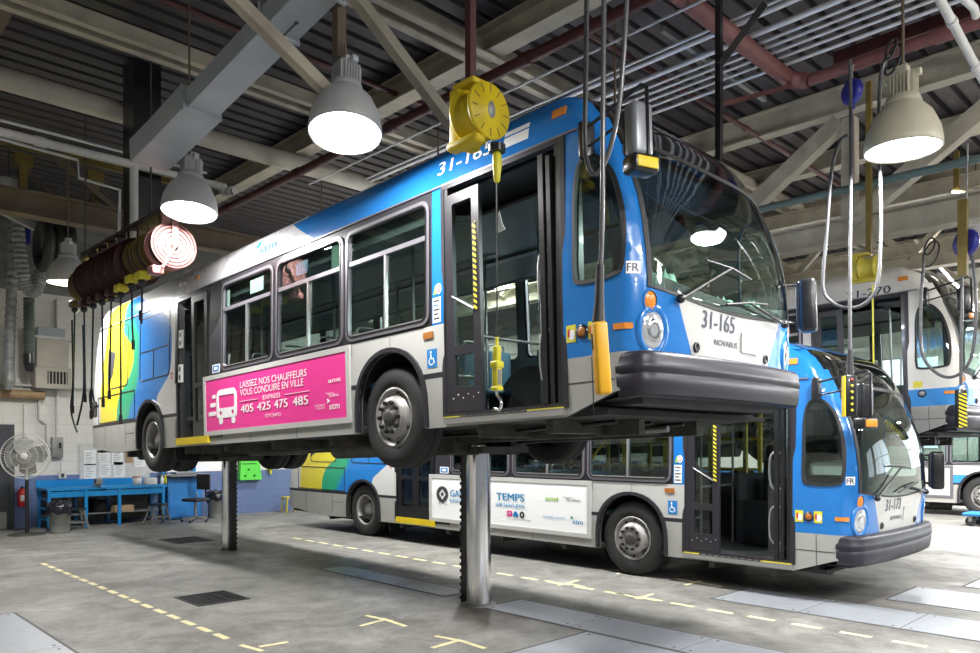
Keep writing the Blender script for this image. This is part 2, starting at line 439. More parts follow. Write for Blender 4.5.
def right_fill():
    fd, rd = rect(.80, 2.19, .40, 2.46), rect(-5.17, -4.05, .40, 2.46)
    out = [(-9.02, .42), (-7.84, .30)] + arch(*RA, .32) + arch(*FA, .32) + [(2.19, .33), (2.66, .49)] + front_edge(.5, 2.85) + [(-8.45, 2.85), (-8.74, 2.17), (-9.03, .80)]
    wh = [rrect(a + .02, b - .02, 1.29, 2.41, .09) for a, b in WINS]
    return [out, fd, rd, *wh, grow(FWIN, -.01)], ZC + XC + [SLANT]
LW = [(-8.0, -6.9), (-6.8, -5.3), (-5.2, -3.75), (-3.66, -2.21), (-2.12, -.67), (-.58, .85), (.95, 2.05)]
def left_fill():
    out = [(-9.02, .42), (-7.84, .30)] + arch(*RA, .32) + arch(*FA, .32) + [(2.19, .33), (2.66, .49)] + front_edge(.5, 2.85) + [(-8.45, 2.85), (-8.74, 2.17), (-9.03, .80)]
    return [out, *[rrect(a + .02, b - .02, 1.29, 2.41, .09) for a, b in LW[1:]], grow(FWIN, -.01)], ZC + XC + [SLANT]
def wbot(y): return 1.235 - .085 * (1 - (y / 1.1) ** 2)
WS_OUT = [(-1.10 + 2.2 * k / 20, wbot(-1.10 + 2.2 * k / 20)) for k in range(21)] + [(1.105, 1.6), (1.095, 2.1), (1.08, 2.28), (1.03, 2.38), (.9, 2.415), (.5, 2.435)] + [(-a, b) for a, b in [(.5, 2.435), (.9, 2.415), (1.03, 2.38), (1.08, 2.28), (1.095, 2.1), (1.105, 1.6)]]
WS_OUT = [(y * 1.025, z) for y, z in WS_OUT]
YC = [((y, 0), (1, 0)) for y in [s * v for v in (.1, .3, .5, .65, .75, .82, .88, .93, .98, 1.02, 1.05, 1.08, 1.1, 1.12, 1.14) for s in (-1, 1)]]
FZC = [((0, z), (0, 1)) for z in (.82, 1.02, 1.3, 1.5, 1.7, 1.9, 2.05, 2.2, 2.35, 2.5, 2.6, 2.7, 2.78, 2.85, 2.92, 3.0, 3.04)]
YS = SEAM * 1.295
FSL = [((.82, 1.15), (1, -.54)), ((-.82, 1.15), (1, .54))]
def front_fill():
    return [[(-YS, .70), (YS, .70), (YS, 3.07), (-YS, 3.07)], WS_OUT], YC + FZC + FSL
def front_color(new):
    def f(y, z):
        if z > 2.87: return 'blue' if new else 'oldwhite'
        if z > 2.36 and not (abs(y) > 1.1 and z < 2.62): return 'blackgloss'
        if new: return 'offwhite' if z < 1.26 and abs(y) < .82 + (z - 1.15) * .54 else 'blue'
        return 'oldblue' if z < 1.02 else 'oldwhite'
    return f
def colored(mb, key, fill, colf, fmap, off=0.):
    v, f = cached(key, fill)
    byc = {}
    for q in f:
        c = colf(sum(v[i][0] for i in q) / len(q), sum(v[i][1] for i in q) / len(q)); byc.setdefault(c, []).append(q)
    P = [fmap(a, b, off) for a, b in v]; o = len(mb.v); mb.v += [tuple(p) for p in P]
    for c, L in byc.items():
        k = mb.mi(c)
        for q in L: mb.f.append([i + o for i in q]); mb.m.append(k); mb.sm.append(True)
def shared(key, name, parent, make):
    """One mesh for the same part on every bus."""
    if key not in SK:
        o = make(MB()).build(name, parent); SK[key] = o.data
    else:
        o = bpy.data.objects.new(name, SK[key]); COL.objects.link(o); o.parent = parent
    return o

def wheel(root, x, y, sg, rear, droop=0.):
    M = Matrix.Translation((x, y, .5 - droop)) @ (Matrix.Rotation(pi / 2, 4, 'X') if sg < 0 else Matrix.Rotation(-pi / 2, 4, 'X'))
    T = [(.285, -.25), (.33, -.275), (.44, -.28), (.485, -.25), (.497, -.2), (.497, -.15), (.488, -.148), (.488, -.135), (.497, -.133), (.497, -.07), (.485, -.03), (.44, 0), (.40, .006), (.36, .008), (.30, -.008), (.285, -.03), (.285, -.25)]
    def tire(mb):
        mb.lathe(T, 'tire', M, 40)
        if rear: mb.lathe([(r, h - .33) for r, h in T], 'tire', M, 40)
        return mb
    w = shared(('tire', x, sg, droop), 'wheel', root, tire)
    def rim(mb):
        if rear: P = [(.286, -.26), (.286, -.02), (.295, -.012), (.272, -.012), (.262, -.06), (.245, -.15), (.235, -.19), (.13, -.20), (.125, -.10), (.11, -.08), (.0, -.075)]
        else: P = [(.286, -.26), (.286, -.02), (.295, -.008), (.272, -.010), (.262, -.065), (.226, -.072), (.208, -.005), (.195, .02), (.15, .03), (.0, .03)]
        mb.lathe(P, 'rim', M, 32)
        return mb
    r = shared(('rim', x, sg, droop), 'rim', w, rim)
    def hub(mb):
        z0 = -.19 if rear else .03
        mb.lathe([(.195, z0 - .004), (.195, z0 + .004), (.11, z0 + .004), (.11, z0 - .004)], 'rim', M, 24)
        if not rear: mb.lathe([(.088, .02), (.085, .05), (.065, .07), (.03, .078), (0, .078)], 'undermetal', M, 20)
        for k in range(10):
            a = 2 * pi * k / 10; rr = .175 if rear else .145
            c = (rr * cos(a), rr * sin(a))
            mb.tube([M @ Vector((*c, z0)), M @ Vector((*c, z0 + .04))], .021, 'black', 8)
            if not rear:
                c = (.243 * cos(a + .3), .243 * sin(a + .3))
                mb.lathe([(.0, -.055), (.016, -.055), (.016, -.068)], 'black', M @ Matrix.Translation((*c, 0)), 10)
        return mb
    shared(('hub', x, sg, droop), 'lug_nut_ring', r, hub)
mat('rim', (.40, .39, .37), .45, metal=.35, noise=.35, nscale=6)

def win(root, fmap, a, b, sub=True, hang=True):
    mb = MB(); ins = rrect(a + .045, b - .045, 1.315, 2.385, .075)
    mb.prism(rrect(a, b, 1.27, 2.43, .11), fmap, -.03, .016, 'trimgrey', [ins], cuts=ZC)
    mb.prism(rrect(a + .035, b - .035, 1.305, 2.395, .085), fmap, .016, .022, 'black', [rrect(a + .05, b - .05, 1.32, 2.38, .07)], cuts=ZC)
    if sub:
        mb.prism(rect(a + .045, b - .045, 2.055, 2.10), fmap, -.02, .014, 'trimgrey')
        m = (a + b) / 2
        mb.prism(rect(m - .014, m + .014, 1.315, 2.06), fmap, -.02, .012, 'alu')
        mb.prism(rect(a + .05, b - .05, 1.315, 1.335), fmap, -.02, .008, 'alu', cuts=[])
    o = mb.build('window_frame', root)
    g = MB(); v, f = fill2d([ins], ZC); g.add([fmap(p, q, -.012) for p, q in v], f, 'glass', True); g.build('window_pane', o)
    return o

def bus(name, label, loc, pitch, number, new, detail, ad=None, group=None):
    root = empty(name, loc, 0, label, 'bus', group); root.rotation_euler = (0, -pitch, 0)
    # ---- body
    for sg, key, fill, fm in ((-1, 'R', right_fill, RS), (1, 'L', left_fill, LS)):
        mb = MB(); colored(mb, key, fill, side_color(new), fm)
        p = mb.build('side_panel', root)
        # inner lining
        v, f = cached(key, fill); lin = MB()
        ff = [q for q in f if sum(v[i][0] for i in q) / len(q) < 2.95]
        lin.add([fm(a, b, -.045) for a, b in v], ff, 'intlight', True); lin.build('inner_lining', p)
    V, Fq = roof_mesh(); ra = [q for q in Fq if sum(V[i][0] for i in q) / 4 > -1.6 and min(V[i][2] for i in q) < 3.02]; rb = [q for q in Fq if q not in ra]
    shared(('roof', new), 'roof', root, lambda mb: mb.add(V, ra, 'blue' if new else 'oldwhite', True).add(V, rb, 'white' if new else 'oldwhite', True))
    mb = MB(); colored(mb, 'F', front_fill, front_color(new), front_map); fp = mb.build('front_panel', root)
    # rear wall of the bus with its own glass and engine door
    mb = MB()
    mb.add([(-9.02, -1.22, .42), (-9.02, 1.22, .42), (-9.03, 1.22, .8), (-9.03, -1.22, .8), (-8.74, 1.20, 2.17), (-8.74, -1.20, 2.17), (-8.45, 1.04, 2.85), (-8.45, -1.04, 2.85)], [(0, 1, 2, 3)], 'greyskirt')
    mb.add([(-9.03, 1.22, .8), (-9.03, -1.22, .8), (-8.74, 1.20, 2.17), (-8.74, -1.20, 2.17), (-8.45, 1.04, 2.85), (-8.45, -1.04, 2.85), (-8.3, .7, 3.03), (-8.3, -.7, 3.03)], [(0, 1, 3, 2), (2, 3, 5, 4), (4, 5, 7, 6)], 'white' if new else 'oldwhite')
    for s in (-1, 1):
        for z in (1.0, 1.25, 1.5): mb.rbox(-9.04, -8.97, s * 1.1 - .07, s * 1.1 + .07, z - .07, z + .07, .02, 'redlens')
    mb.build('rear_panel', root)
    # ---- glass of the front
    mb = MB(); mb.prism(grow(WS_OUT, .012), front_map, .0, .008, 'rubber', [grow(WS_OUT, -.03)], cuts=YC + FZC); fr = mb.build('windshield_frame', root)
    mb = MB(); v, f = fill2d([grow(WS_OUT, -.02)], YC + FZC); mb.add([front_map(a, b, .002) for a, b in v], f, 'wsglass', True); mb.build('windshield', fr)
    mb = MB(); n = 20; q = [(-1.07 + 2.14 * k / n) for k in range(n + 1)]; mb.prism([(y, wbot(y) + .01) for y in q] + [(y, wbot(y) + .10) for y in q[::-1]], front_map, -.006, -.003, 'black', cuts=YC); mb.build('windshield_lower_band', fr)
    for sg, fm in ((-1, RS), (1, LS)):
        mb = MB(); mb.prism(grow(FWIN, .016), fm, -.02, .012, 'rubber', [grow(FWIN, -.014)], cuts=ZC + XC); o = mb.build('window_frame', root)
        mb = MB(); v, f = fill2d([grow(FWIN, -.015)], ZC + XC); mb.add([fm(a, b, -.004) for a, b in v], f, 'glass', True); mb.build('window_pane', o)
    for a, b in WINS: win(root, RS, a, b)
    for a, b in LW[1:]: win(root, LS, a, b, sub=False)
    # ---- wheel arches
    for sg, fm in ((-1, RS), (1, LS)):
        for A in (FA, RA):
            o_ = arch(A[0], A[1] + .045, A[2] + .045, .33, 18); i_ = arch(A[0], A[1], A[2], .33, 18)
            mb = MB(); mb.prism(o_ + i_[::-1], fm, 0, .028, 'frame'); mb.build('wheel_arch', root)
            lin = MB()
            pa = arch(A[0], A[1] + .02, A[2] + .02, .33, 14)
            vv = [(x, sg * 1.27, z) for x, z in pa] + [(x, sg * .72, z) for x, z in pa]; n = len(pa)
            lin.add(vv, [(i, i + 1, n + i + 1, n + i) for i in range(n - 1)], 'under', True)
            lin.add([(x, sg * .72, z) for x, z in pa], [list(range(n))], 'under')
            lin.build('wheel_well', root)
    for x, rear in ((-.015, False), (-6.2, True)):
        for sg in (-1, 1): wheel(root, x, sg * 1.265, sg, rear, .045 if pitch else 0)
    # ---- bumper
    plan = [(2.665, -1.292), (2.78, -1.295), (2.855, -1.275), (2.90, -1.225), (2.925, -1.15), (2.955, -.9), (2.985, -.5), (2.995, 0)]
    plan += [(x, -y) for x, y in plan[-2::-1]]
    prof = [(-.10, .440), (-.035, .443), (-.02, .455), (-.004, .535), (.0, .600), (-.008, .607), (-.008, .613), (.004, .620), (.008, .665), (.0, .675), (-.004, .725), (-.012, .750), (-.03, .765), (-.14, .775)]
    def bump(mb):
        n = len(plan); v = []
        for i, (x, y) in enumerate(plan):
            a = Vector(plan[max(i - 1, 0)]); b = Vector(plan[min(i + 1, n - 1)]); t = (b - a).normalized(); nn = Vector((t.y, -t.x))
            v += [(x + nn.x * o, y + nn.y * o, z) for o, z in prof]
        m = len(prof)
        mb.add(v, [(i * m + k, i * m + k + 1, (i + 1) * m + k + 1, (i + 1) * m + k) for i in range(n - 1) for k in range(m - 1)], 'gun', True)
        mb.add([(x - .02, y * .98, .445) for x, y in plan] + [(2.1, 1.1, .40), (2.1, -1.1, .40)], [list(range(n + 2))], 'under')
        return mb
    shared('bumper', 'bumper', root, bump)
    # ---- lamps on the front corners
    def lamp_set(mb, s):
        for (yy, zz, r1, m1) in ((1.075, .925, .105, 'lens'), (1.115, 1.13, .055, 'amber')):
            c = front_map(s * yy, zz, .0); n = (front_map(s * yy, zz, .1) - c).normalized()
            M = Matrix.Translation(c) @ n.to_track_quat('Z', 'Y').to_matrix().to_4x4() @ Matrix.Diagonal((1, 1.3, 1, 1))
            q = 1 if r1 > .08 else .86; mb.lathe([(r1 * 1.45 * q, -.012), (r1 * 1.34 * q, .008), (r1 * 1.2 * q, .011), (r1 * 1.05, .006), (r1 * 1.0, -.004)], 'blue' if new else 'oldblue', M, 28)
            mb.lathe([(r1, -.002), (r1 * .9, .006), (r1 * .5, .012), (.001, .014)], m1, M, 24)
            if r1 > .08:
                mb.lathe([(r1 * .62, .010), (r1 * .55, .020), (r1 * .3, .012), (.001, .01)], 'chrome', M, 18)
        return mb
    for s in (-1, 1): shared(('lamp', s, new), 'headlight', root, lambda mb, s=s: lamp_set(mb, s))
    def hooks(mb, s):
        if 1:
            c = front_map(s * .57, .84); M = Matrix.Translation(c) @ Matrix.Rotation(pi / 2, 4, 'Y')
            mb.lathe([(.04, -.005), (.04, .012), (.03, .016), (.028, .004), (.001, .004)], 'frame', M, 20)
        return mb
    for s in (-1, 1): shared(('hooks', s), 'tow_cover', root, lambda mb, s=s: hooks(mb, s))
    mb = MB(); mb.prism(rrect(.12, .42, .86, 1.03, .02), front_map, 0, .012, 'offwhite' if new else 'oldwhite'); mb.build('access_flap', root)
    # ---- lettering on the front
    mb = MB(); put_text(mb, number, -.50, 1.0, .135, front_map, 'print_navy', .004, .014, .50)
    mb.build('fleet_number', fp); mb = MB(); put_text(mb, 'NOVABUS', -.31, .885, .045, front_map, 'print_navy', .004, .02, .37); mb.build('maker_lettering', fp)
    # ---- wipers
    def wip(mb):
        for y0, y1 in ((-.85, -.12), (.86, .16)):
            b0 = front_map(y0, 1.17, .04); t0 = front_map(y1 if y0 < 0 else y1, 1.50 if y0 < 0 else 1.26, .05)
            mb.sphere(b0, .035, 'black'); mb.tube([b0, b0.lerp(t0, .45)], .014, 'black', 8)
            mb.tube([b0.lerp(t0, .4), t0], .011, 'rubber', 8)
            z = 1.49 if y0 < 0 else 1.25
            mb.tube([front_map(y1 - .36, z - .045 if y0 > 0 else z + .02, .03), t0, front_map(y1 + .36, z + .045 if y0 > 0 else z - .02, .03)], .011, 'rubber', 6)
        return mb
    shared('wip', 'wiper', root, wip)
    # ---- mirrors: a bracketed one at the kerb side, a tall one at the driver's side
    def mir(mb):
        mb.rbox(2.42, 2.50, -1.36, -1.24, 2.22, 2.50, .02, 'black')
        mb.tube([(2.46, -1.32, 2.44), (3.03, -1.42, 2.53), (3.07, -1.42, 2.50), (3.07, -1.42, 2.04)], .013, 'black', 8)
        mb.tube([(2.46, -1.32, 2.30), (3.05, -1.42, 2.37)], .011, 'black', 8)
        return mb
    ma = shared('mir', 'mirror_arm', root, mir)
    MM = Matrix.Translation((2.99, -1.42, 2.19)) @ Matrix.Rotation(radians(-18), 4, 'Z')
    def mirh(mb):
        mb.rbox(-.055, .075, -.085, .085, -.16, .22, .04, 'mirrorgrey' if detail == 1 else 'black', MM)
        mb.rbox(-.075, -.04, -.075, .075, -.12, .19, .015, 'black', MM)
        return mb
    hh = shared(('mirh', detail == 1), 'mirror', ma, mirh)
    def mirl(mb):
        mb.rbox(-.05, .10, -.105, .105, -.27, -.15, .025, 'black', MM)
        mb.rbox(.09, .108, -.085, .085, -.25, -.175, .006, 'yellow' if detail == 1 else 'amber', MM)
        return mb
    shared(('mirl', detail == 1), 'warning_plate', hh, mirl)
    def mirL(mb):
        ML = Matrix.Translation((2.90, 1.47, 1.42)) @ Matrix.Rotation(radians(20), 4, 'Z')
        mb.rbox(-.08, .08, -.11, .11, -.25, .25, .04, 'black', ML); mb.rbox(-.1, -.06, -.09, .09, -.22, .22, .015, 'frame', ML)
        mb.tube([(2.72, 1.25, 1.27), (2.86, 1.42, 1.24)], .016, 'black', 8); mb.tube([(2.66, 1.24, 1.62), (2.86, 1.42, 1.62)], .012, 'black', 8)
        return mb
    shared('mirL', 'driver_mirror', root, mirL)
    # ---- front door
    def jamb(mb):
        mb.prism(rect(.77, 2.22, .40, 2.50), RS, -.05, .014, 'frame', [rect(.815, 2.165, .44, 2.45)])
        mb.prism(rect(.815, .86, .44, 2.45), RS, -.05, .008, 'frame'); mb.prism(rect(2.12, 2.165, .44, 2.45), RS, -.12, .008, 'black')
        return mb
    jm = shared('jamb', 'door_frame', root, jamb)
    def thr(mb):
        mb.box(.80, 2.19, -1.325, -1.10, .345, .40, 'alu'); 
        for a, b in ((.81, 1.02), (1.82, 2.18)): mb.box(a, b, -1.33, -1.2, .40, .408, 'lemon')
        for k in range(9): mb.box(1.06 + k * .085, 1.11 + k * .085, -1.33, -1.2, .40, .406, 'dullmetal')
        mb.box(1.02, 1.82, -1.328, -1.2, .392, .402, 'undermetal')
        return mb
    shared('thr', 'door_sill', root, thr)
    def leaf(mb, fm, lm='frame'):
        mb.prism(rect(0, .42, 0, 1.93), fm, -.02, .02, lm, [rrect(.075, .33, .21, .50, .02), rrect(.075, .33, .58, 1.84, .02)])
        for k in range(6):
            c = fm(.05 + .065 * k, .12 + (k % 2) * .03, .02); mb.sphere(c, .007, 'alu', seg=6, ring=4)
        return mb
    FL = lambda u, v, o=0.: Vector((.865 + u * .985, -1.275 - o + .0 * u, .445 + v))
    lf = shared('leafA', 'front_door', root, lambda mb: leaf(mb, FL))
    g = shared('leafAg', 'door_pane', lf, lambda mb: mb.add([FL(u, v) for u, v in rect(.07, .34, .2, 1.85)], [(0, 1, 2, 3)], 'glass'))
    if detail != 3: hz = shared('haz', 'hazard_strip', lf, lambda mb: mb.prism(rect(.345, .385, .86, 1.62), FL, .02, .026, 'hazard'))
    hd = shared('hnd', 'handle', lf, lambda mb: mb.tube([FL(.06, 1.02, .02), FL(.35, .87, .03)], .012, 'pole', 8))
    if detail != 3:
        FR = lambda u, v, o=0.: Vector((2.07 + o, -1.30 + u * .95, .445 + v))
        lf2 = shared('leafB', 'front_door', root, lambda mb: leaf(mb, FR, 'black'))
        shared('leafBg', 'door_pane', lf2, lambda mb: mb.add([FR(u, v) for u, v in rect(.07, .34, .2, 1.85)], [(0, 1, 2, 3)], 'glass'))
        def grab(mb):
            for z in (.62, 1.25):
                mb.tube(smooth_path([(2.03, -1.2, z), (1.90, -1.22, z + .03), (1.90, -1.22, z + .38), (2.03, -1.2, z + .41)], 4), .014, 'alu', 8)
            mb.beam((2.0, -1.29, .445), (2.0, -1.29, 2.40), .035, .05, 'black', up=(1, 0, 0))
            return mb
        shared('grab', 'grab_handle', lf2, grab)
    # ---- rear door
    def rdf(mb):
        mb.prism(rect(-5.21, -3.68, .40, 2.50), RS, -.05, .010, 'black', [rect(-5.13, -4.09, .44, 2.43)])
        return mb
    rj = shared('rdf', 'door_frame', root, rdf)
    shared('rds', 'door_sill', root, lambda mb: mb.box(-5.15, -4.07, -1.32, -1.12, .345, .445, 'yellow'))
    opened = detail == 1
    def RL(x0, ang):
        c, s = cos(ang), sin(ang)
        return lambda u, v, o=0.: Vector((x0 + u * c * 1.2 + o * s, -1.27 + u * s * 1.2 - o * c, .45 + v))
    for k, (x0, ang) in enumerate(((-5.11, 1.2 if opened else 0), (-4.61, 0))):
        fm = RL(x0, ang)
        lf = MB(); lf.prism(rect(0, .415, 0, 1.97), fm, -.02, .02, 'black', [rrect(.07, .345, .2, .68, .02), rrect(.07, .345, .74, 1.88, .02)]); lo = lf.build('rear_door', root)
        g = MB(); g.add([fm(u, v) for u, v in rect(.06, .35, .19, 1.89)], [(0, 1, 2, 3)], 'glass'); g.build('door_pane', lo)
    if detail == 1:
        for z in (1.75, 1.25):
            mb = MB(); mb.prism(rect(-5.06, -4.96, z, z + .26), RS, -.02, .012, 'paper'); mb.prism(ellipse(-5.01, z + .19, .03, .04, 12), RS, .012, .014, 'print_grey'); mb.prism(ellipse(-5.01, z + .07, .03, .04, 12), RS, .012, .014, 'print_grey'); mb.build('sticker', rj)
    # ---- small things on the side
    for P, mm, nm in ((rrect(2.66, 2.78, .928, .972, .01), 'amber', 'marker_lamp'), (rrect(.52, .66, 1.14, 1.20, .01), 'amberdark', 'marker_lamp'), (rrect(2.08, 2.22, 2.67, 2.735, .008), 'amber', 'marker_lamp'), (rrect(-4.55, -4.47, 2.66, 2.71, .02), 'amber', 'marker_lamp')):
        mb = MB(); mb.prism(P, RS, 0, .012, mm, cuts=XC); mb.build(nm, root)
    mb = MB(); M = Matrix.Translation(RS(2.375, .955)) @ Matrix.Rotation(pi / 2, 4, 'X')
    mb.lathe([(.055, -.005), (.055, .015), (.042, .02)], 'black', M, 20); mb.lathe([(.036, .018), (.025, .024), (.001, .026)], 'amberdark' if new else 'dullmetal', M, 20); mb.build('turn_signal', root)
    if new:
        for x in (2.265, 2.475):
            mb = MB(); mb.prism(rect(x - .045, x + .045, .89, 1.02), RS, 0, .004, 'lemon'); mb.prism(ellipse(x + .01, .945, .03, .04, 14), RS, .004, .006, 'adwhite'); mb.prism(rect(x - .03, x - .01, .93, .99), RS, .004, .007, 'print_red'); mb.build('sticker', root)
        mb = MB(); mb.prism(rect(.565, .70, .87, 1.04), RS, 0, .004, 'stickblue')
        put_icon(mb, .63, .955, .075, RS); mb.build('sticker', root)
        mb = MB(); mb.prism(rect(.655, .765, 1.27, 1.50), RS, .0, .004, 'paper')
        for k in range(5): mb.prism(rect(.67, .75 - .02 * (k % 2), 1.30 + .04 * k, 1.315 + .04 * k), RS, .004, .005, 'stickblue' if k == 3 else 'print_grey')
        mb.build('sticker', root); mb = MB(); mb.prism(ellipse(.735, 1.575, .038, .05, 16), RS, 0, .004, 'adwhite'); mb.prism(ellipse(.735, 1.575, .027, .036, 16), RS, .004, .006, 'print_red'); mb.prism(ellipse(.735, 1.575, .018, .025, 16), RS, .006, .008, 'adwhite')
        mb.prism([(.66, 1.53), (.70, 1.53), (.70, 1.62), (.685, 1.60)], RS, 0, .004, 'print_green'); mb.build('sticker', root)
        mb = MB(); mb.prism(rrect(-3.92, -3.70, 1.27, 1.38, .012), RS, .010, .014, 'adwhite'); mb.prism(rrect(-3.90, -3.72, 1.285, 1.365, .02), RS, .014, .016, 'stickblue'); mb.prism(rrect(-3.86, -3.76, 1.305, 1.345, .015), RS, .016, .018, 'adwhite'); mb.build('sticker', root)
        mb = MB(); mb.prism(rect(2.762, 2.825, 1.32, 1.41), RS, 0, .003, 'adwhite', cuts=[((2.78, 0), (1, 0)), ((2.8, 0), (1, 0))]); put_text(mb, 'FR', 2.768, 1.335, .06, RS, 'print_navy', .006, .01, .052); mb.build('sticker', root)
        mb = MB(); M = ellipse(-5.33, 1.38, .045, .055, 18); mb.prism(M, RS, 0, .003, 'adwhite'); mb.prism(M, RS, .003, .005, 'print_red', [ellipse(-5.33, 1.38, .033, .042, 18)]); mb.prism(rect(-5.335, -5.325, 1.34, 1.42), RS, .003, .005, 'print_grey'); mb.build('sticker', root)
        mb = MB(); put_text(mb, number, .71, 2.615, .125, RS, 'print_white', .004, .012, .70); mb.build('fleet_number', root)
        mb = MB(); mb.prism(rect(1.55, 1.83, 2.60, 2.74), RS, 0, .004, 'adwhite'); mb.build('notice_plate', root)
        mb = MB(); put_text(mb, 'stm', -2.68, 2.62, .115, RS, 'print_deep', .004, .03, .42)
        mb.prism([(-2.80, 2.71), (-2.72, 2.73), (-2.68, 2.79), (-2.79, 2.81), (-2.76, 2.77), (-2.80, 2.765)], RS, .002, .004, 'print_teal'); mb.build('operator_logo', root)
        # wrapped rear windows and hatches: thin dark outlines in the film
        mb = MB()
        for P in (rrect(-6.62, -5.42, 1.40, 2.40, .08), rrect(-8.13, -7.15, 1.40, 2.44, .1), rect(-8.62, -6.84, .83, 1.30)):
            mb.prism(P, RS, 0, .006, 'frame', [grow(P, -.014)], cuts=ZC)
        mb.prism(rrect(-6.60, -5.44, 1.85, 1.865, .004), RS, 0, .006, 'frame'); mb.prism(rrect(-6.05, -6.035, 1.42, 1.86, .004), RS, 0, .006, 'frame')
        mb.prism([(-8.12, 1.5), (-7.9, 1.62), (-7.75, 2.0), (-8.1, 2.1)], RS, 0, .004, 'print_grey')
        mb.prism(rect(-8.95, -5.3, 2.505, 2.512), RS, 0, .003, 'trimgrey'); mb.build('service_hatch', root)
        if detail == 1:
            for x0, x1, z0, z1, mm in ((-2.92, -2.58, 2.17, 2.34, 'paper'), (-3.56, -3.49, 2.11, 2.33, 'paper'), (-1.06, -.90, 2.12, 2.36, 'mintpaper'), (-1.80, -1.55, 2.18, 2.33, 'stickblue')):
                mb = MB(); mb.prism(rect(x0, x1, z0, z1), lambda a, b, o: RS(a, b, o - .02), 0, .003, mm); mb.build('sticker', root)  # flat coloured rectangles just inside the side window glass
        mb = MB(); mb.sphere(RS(-5.0, 2.68, .0), .07, 'offwhite', 1.4, .6, .7); mb.build('camera_dome', root)
    else:
        mb = MB(); put_text(mb, number, 1.34, 2.52, .115, RS, 'print_navy', .004, .01, .64); mb.build('fleet_number', root)
        mb = MB(); mb.prism(rect(2.26, 2.38, 1.05, 1.14), RS, 0, .004, 'lemon'); mb.build('sticker', root)
    mb = MB()
    for z in (2.492,): mb.prism(rect(-8.6, 2.35, z, z + .016), RS, 0, .016, 'trimgrey' if 1 else 'blue', cuts=XC)
    for x in (-2.9, -1.8, -8.3, -7.3, 2.45): mb.prism(rect(x, x + .006, .33 if x > -7 else .4, .76), RS, 0, .002, 'under')
    mb.prism(rect(2.20, 2.655, .575, .582), RS, 0, .003, 'under'); mb.prism(rect(-9.0, -6.9, .6, .606), RS, 0, .003, 'under')
    for x in (-.66, .0): mb.prism(rect(x, x + .006, 1.12, 1.26), RS, 0, .002, 'trimgrey')
    mb.build('rain_gutter', root)
    # ---- advertising panel
    mb = MB(); mb.prism(rect(-4.21, -.675, .44, 1.245), RS, 0, .02, 'trimgrey' if not ad else 'offwhite', [rect(-4.14, -.745, .50, 1.185)])
    o = mb.build('advert_frame', root)
    mb = MB(); (ad or ad_plain)(mb); mb.build('advert_panel', o)
    # ---- underbody
    def under(mb):
        mb.box(-8.9, 2.55, -1.24, 1.24, .33, .37, 'under')
        for y in (-.45, .45): mb.box(-8.7, 2.3, y - .04, y + .04, .20, .33, 'undermetal')
        for x in (-7.6, -5.2, -3.9, -2.6, -1.3, 1.1, 1.9): mb.box(x - .04, x + .04, -1.15, 1.15, .22, .33, 'undermetal')
        for x in (0, -6.2): mb.cyl((x, -1.1, .48 if x else .45), (x, 1.1, .48 if x else .45), .075, 'undermetal'); mb.sphere((x, .1, .45), .2 if x else .1, 'undermetal')
        mb.rbox(-3.6, -2.2, .5, 1.1, .12, .33, .05, 'under'); mb.rbox(-8.5, -7.2, -.7, .7, .18, .4, .06, 'under'); mb.rbox(-5.0, -4.2, -.3, .3, .18, .33, .04, 'undermetal')
        mb.cyl((-2.0, -.6, .2), (-.9, -.6, .2), .12, 'undermetal'); mb.tube([(-8, -.2, .25), (-4, -.2, .25), (-1, .1, .25), (2.2, .1, .26)], .03, 'dullmetal', 8)
        for k in range(3): mb.tube([(2.3, -.8 + .5 * k, .3), (.8, -.7 + .5 * k, .27), (-1, -.6 + .45 * k, .27)], .018, 'cable', 6)
        mb.beam((-5.55, -1.0, .3), (-5.5, -1.0, .12), .03, .35, 'rubber', up=(0, 1, 0))
        return mb
    shared('under', 'underbody', root, under)
    # ---- interior
    def inter(mb):
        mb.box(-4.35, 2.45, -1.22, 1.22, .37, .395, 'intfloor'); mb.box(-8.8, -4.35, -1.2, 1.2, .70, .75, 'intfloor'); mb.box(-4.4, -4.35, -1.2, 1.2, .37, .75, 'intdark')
        return mb
    fl = shared('fl', 'cabin_floor', root, inter)
    def ceil(mb):
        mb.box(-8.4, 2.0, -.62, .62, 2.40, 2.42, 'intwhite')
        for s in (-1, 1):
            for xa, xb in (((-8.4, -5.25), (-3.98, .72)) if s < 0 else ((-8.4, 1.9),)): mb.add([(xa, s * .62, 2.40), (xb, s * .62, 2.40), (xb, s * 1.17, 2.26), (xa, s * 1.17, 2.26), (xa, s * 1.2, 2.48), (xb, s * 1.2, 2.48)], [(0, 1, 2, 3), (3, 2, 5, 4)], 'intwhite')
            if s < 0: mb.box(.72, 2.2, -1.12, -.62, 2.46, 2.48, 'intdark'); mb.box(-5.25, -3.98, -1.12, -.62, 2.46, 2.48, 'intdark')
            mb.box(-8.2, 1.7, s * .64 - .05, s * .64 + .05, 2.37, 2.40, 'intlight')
        return mb
    shared('ceil', 'cabin_ceiling', root, ceil)
    def sign(mb):
        mb.box(1.9, 2.05, -.98, .98, 2.46, 2.80, 'black'); mb.box(1.7, 2.5, -1.0, 1.0, 2.40, 2.44, 'intdark'); mb.box(2.051, 2.055, -.85, .85, 2.50, 2.74, 'gun')
        return mb
    shared('sign', 'destination_sign', root, sign)
    def dash(mb):
        mb.prism([(1.85, .95), (2.45, .95), (2.78, 1.10), (2.74, 1.16), (2.5, 1.19), (1.95, 1.15)], lambda a, b, o: Vector((a, o, b)), -.35, 1.15, 'intdark')
        mb.box(2.2, 2.76, -1.1, -.35, .4, 1.10, 'intdark'); mb.box(2.2, 2.7, -.35, 1.1, .4, .95, 'intdark')
        return mb
    d = shared('dash', 'dashboard', root, dash)
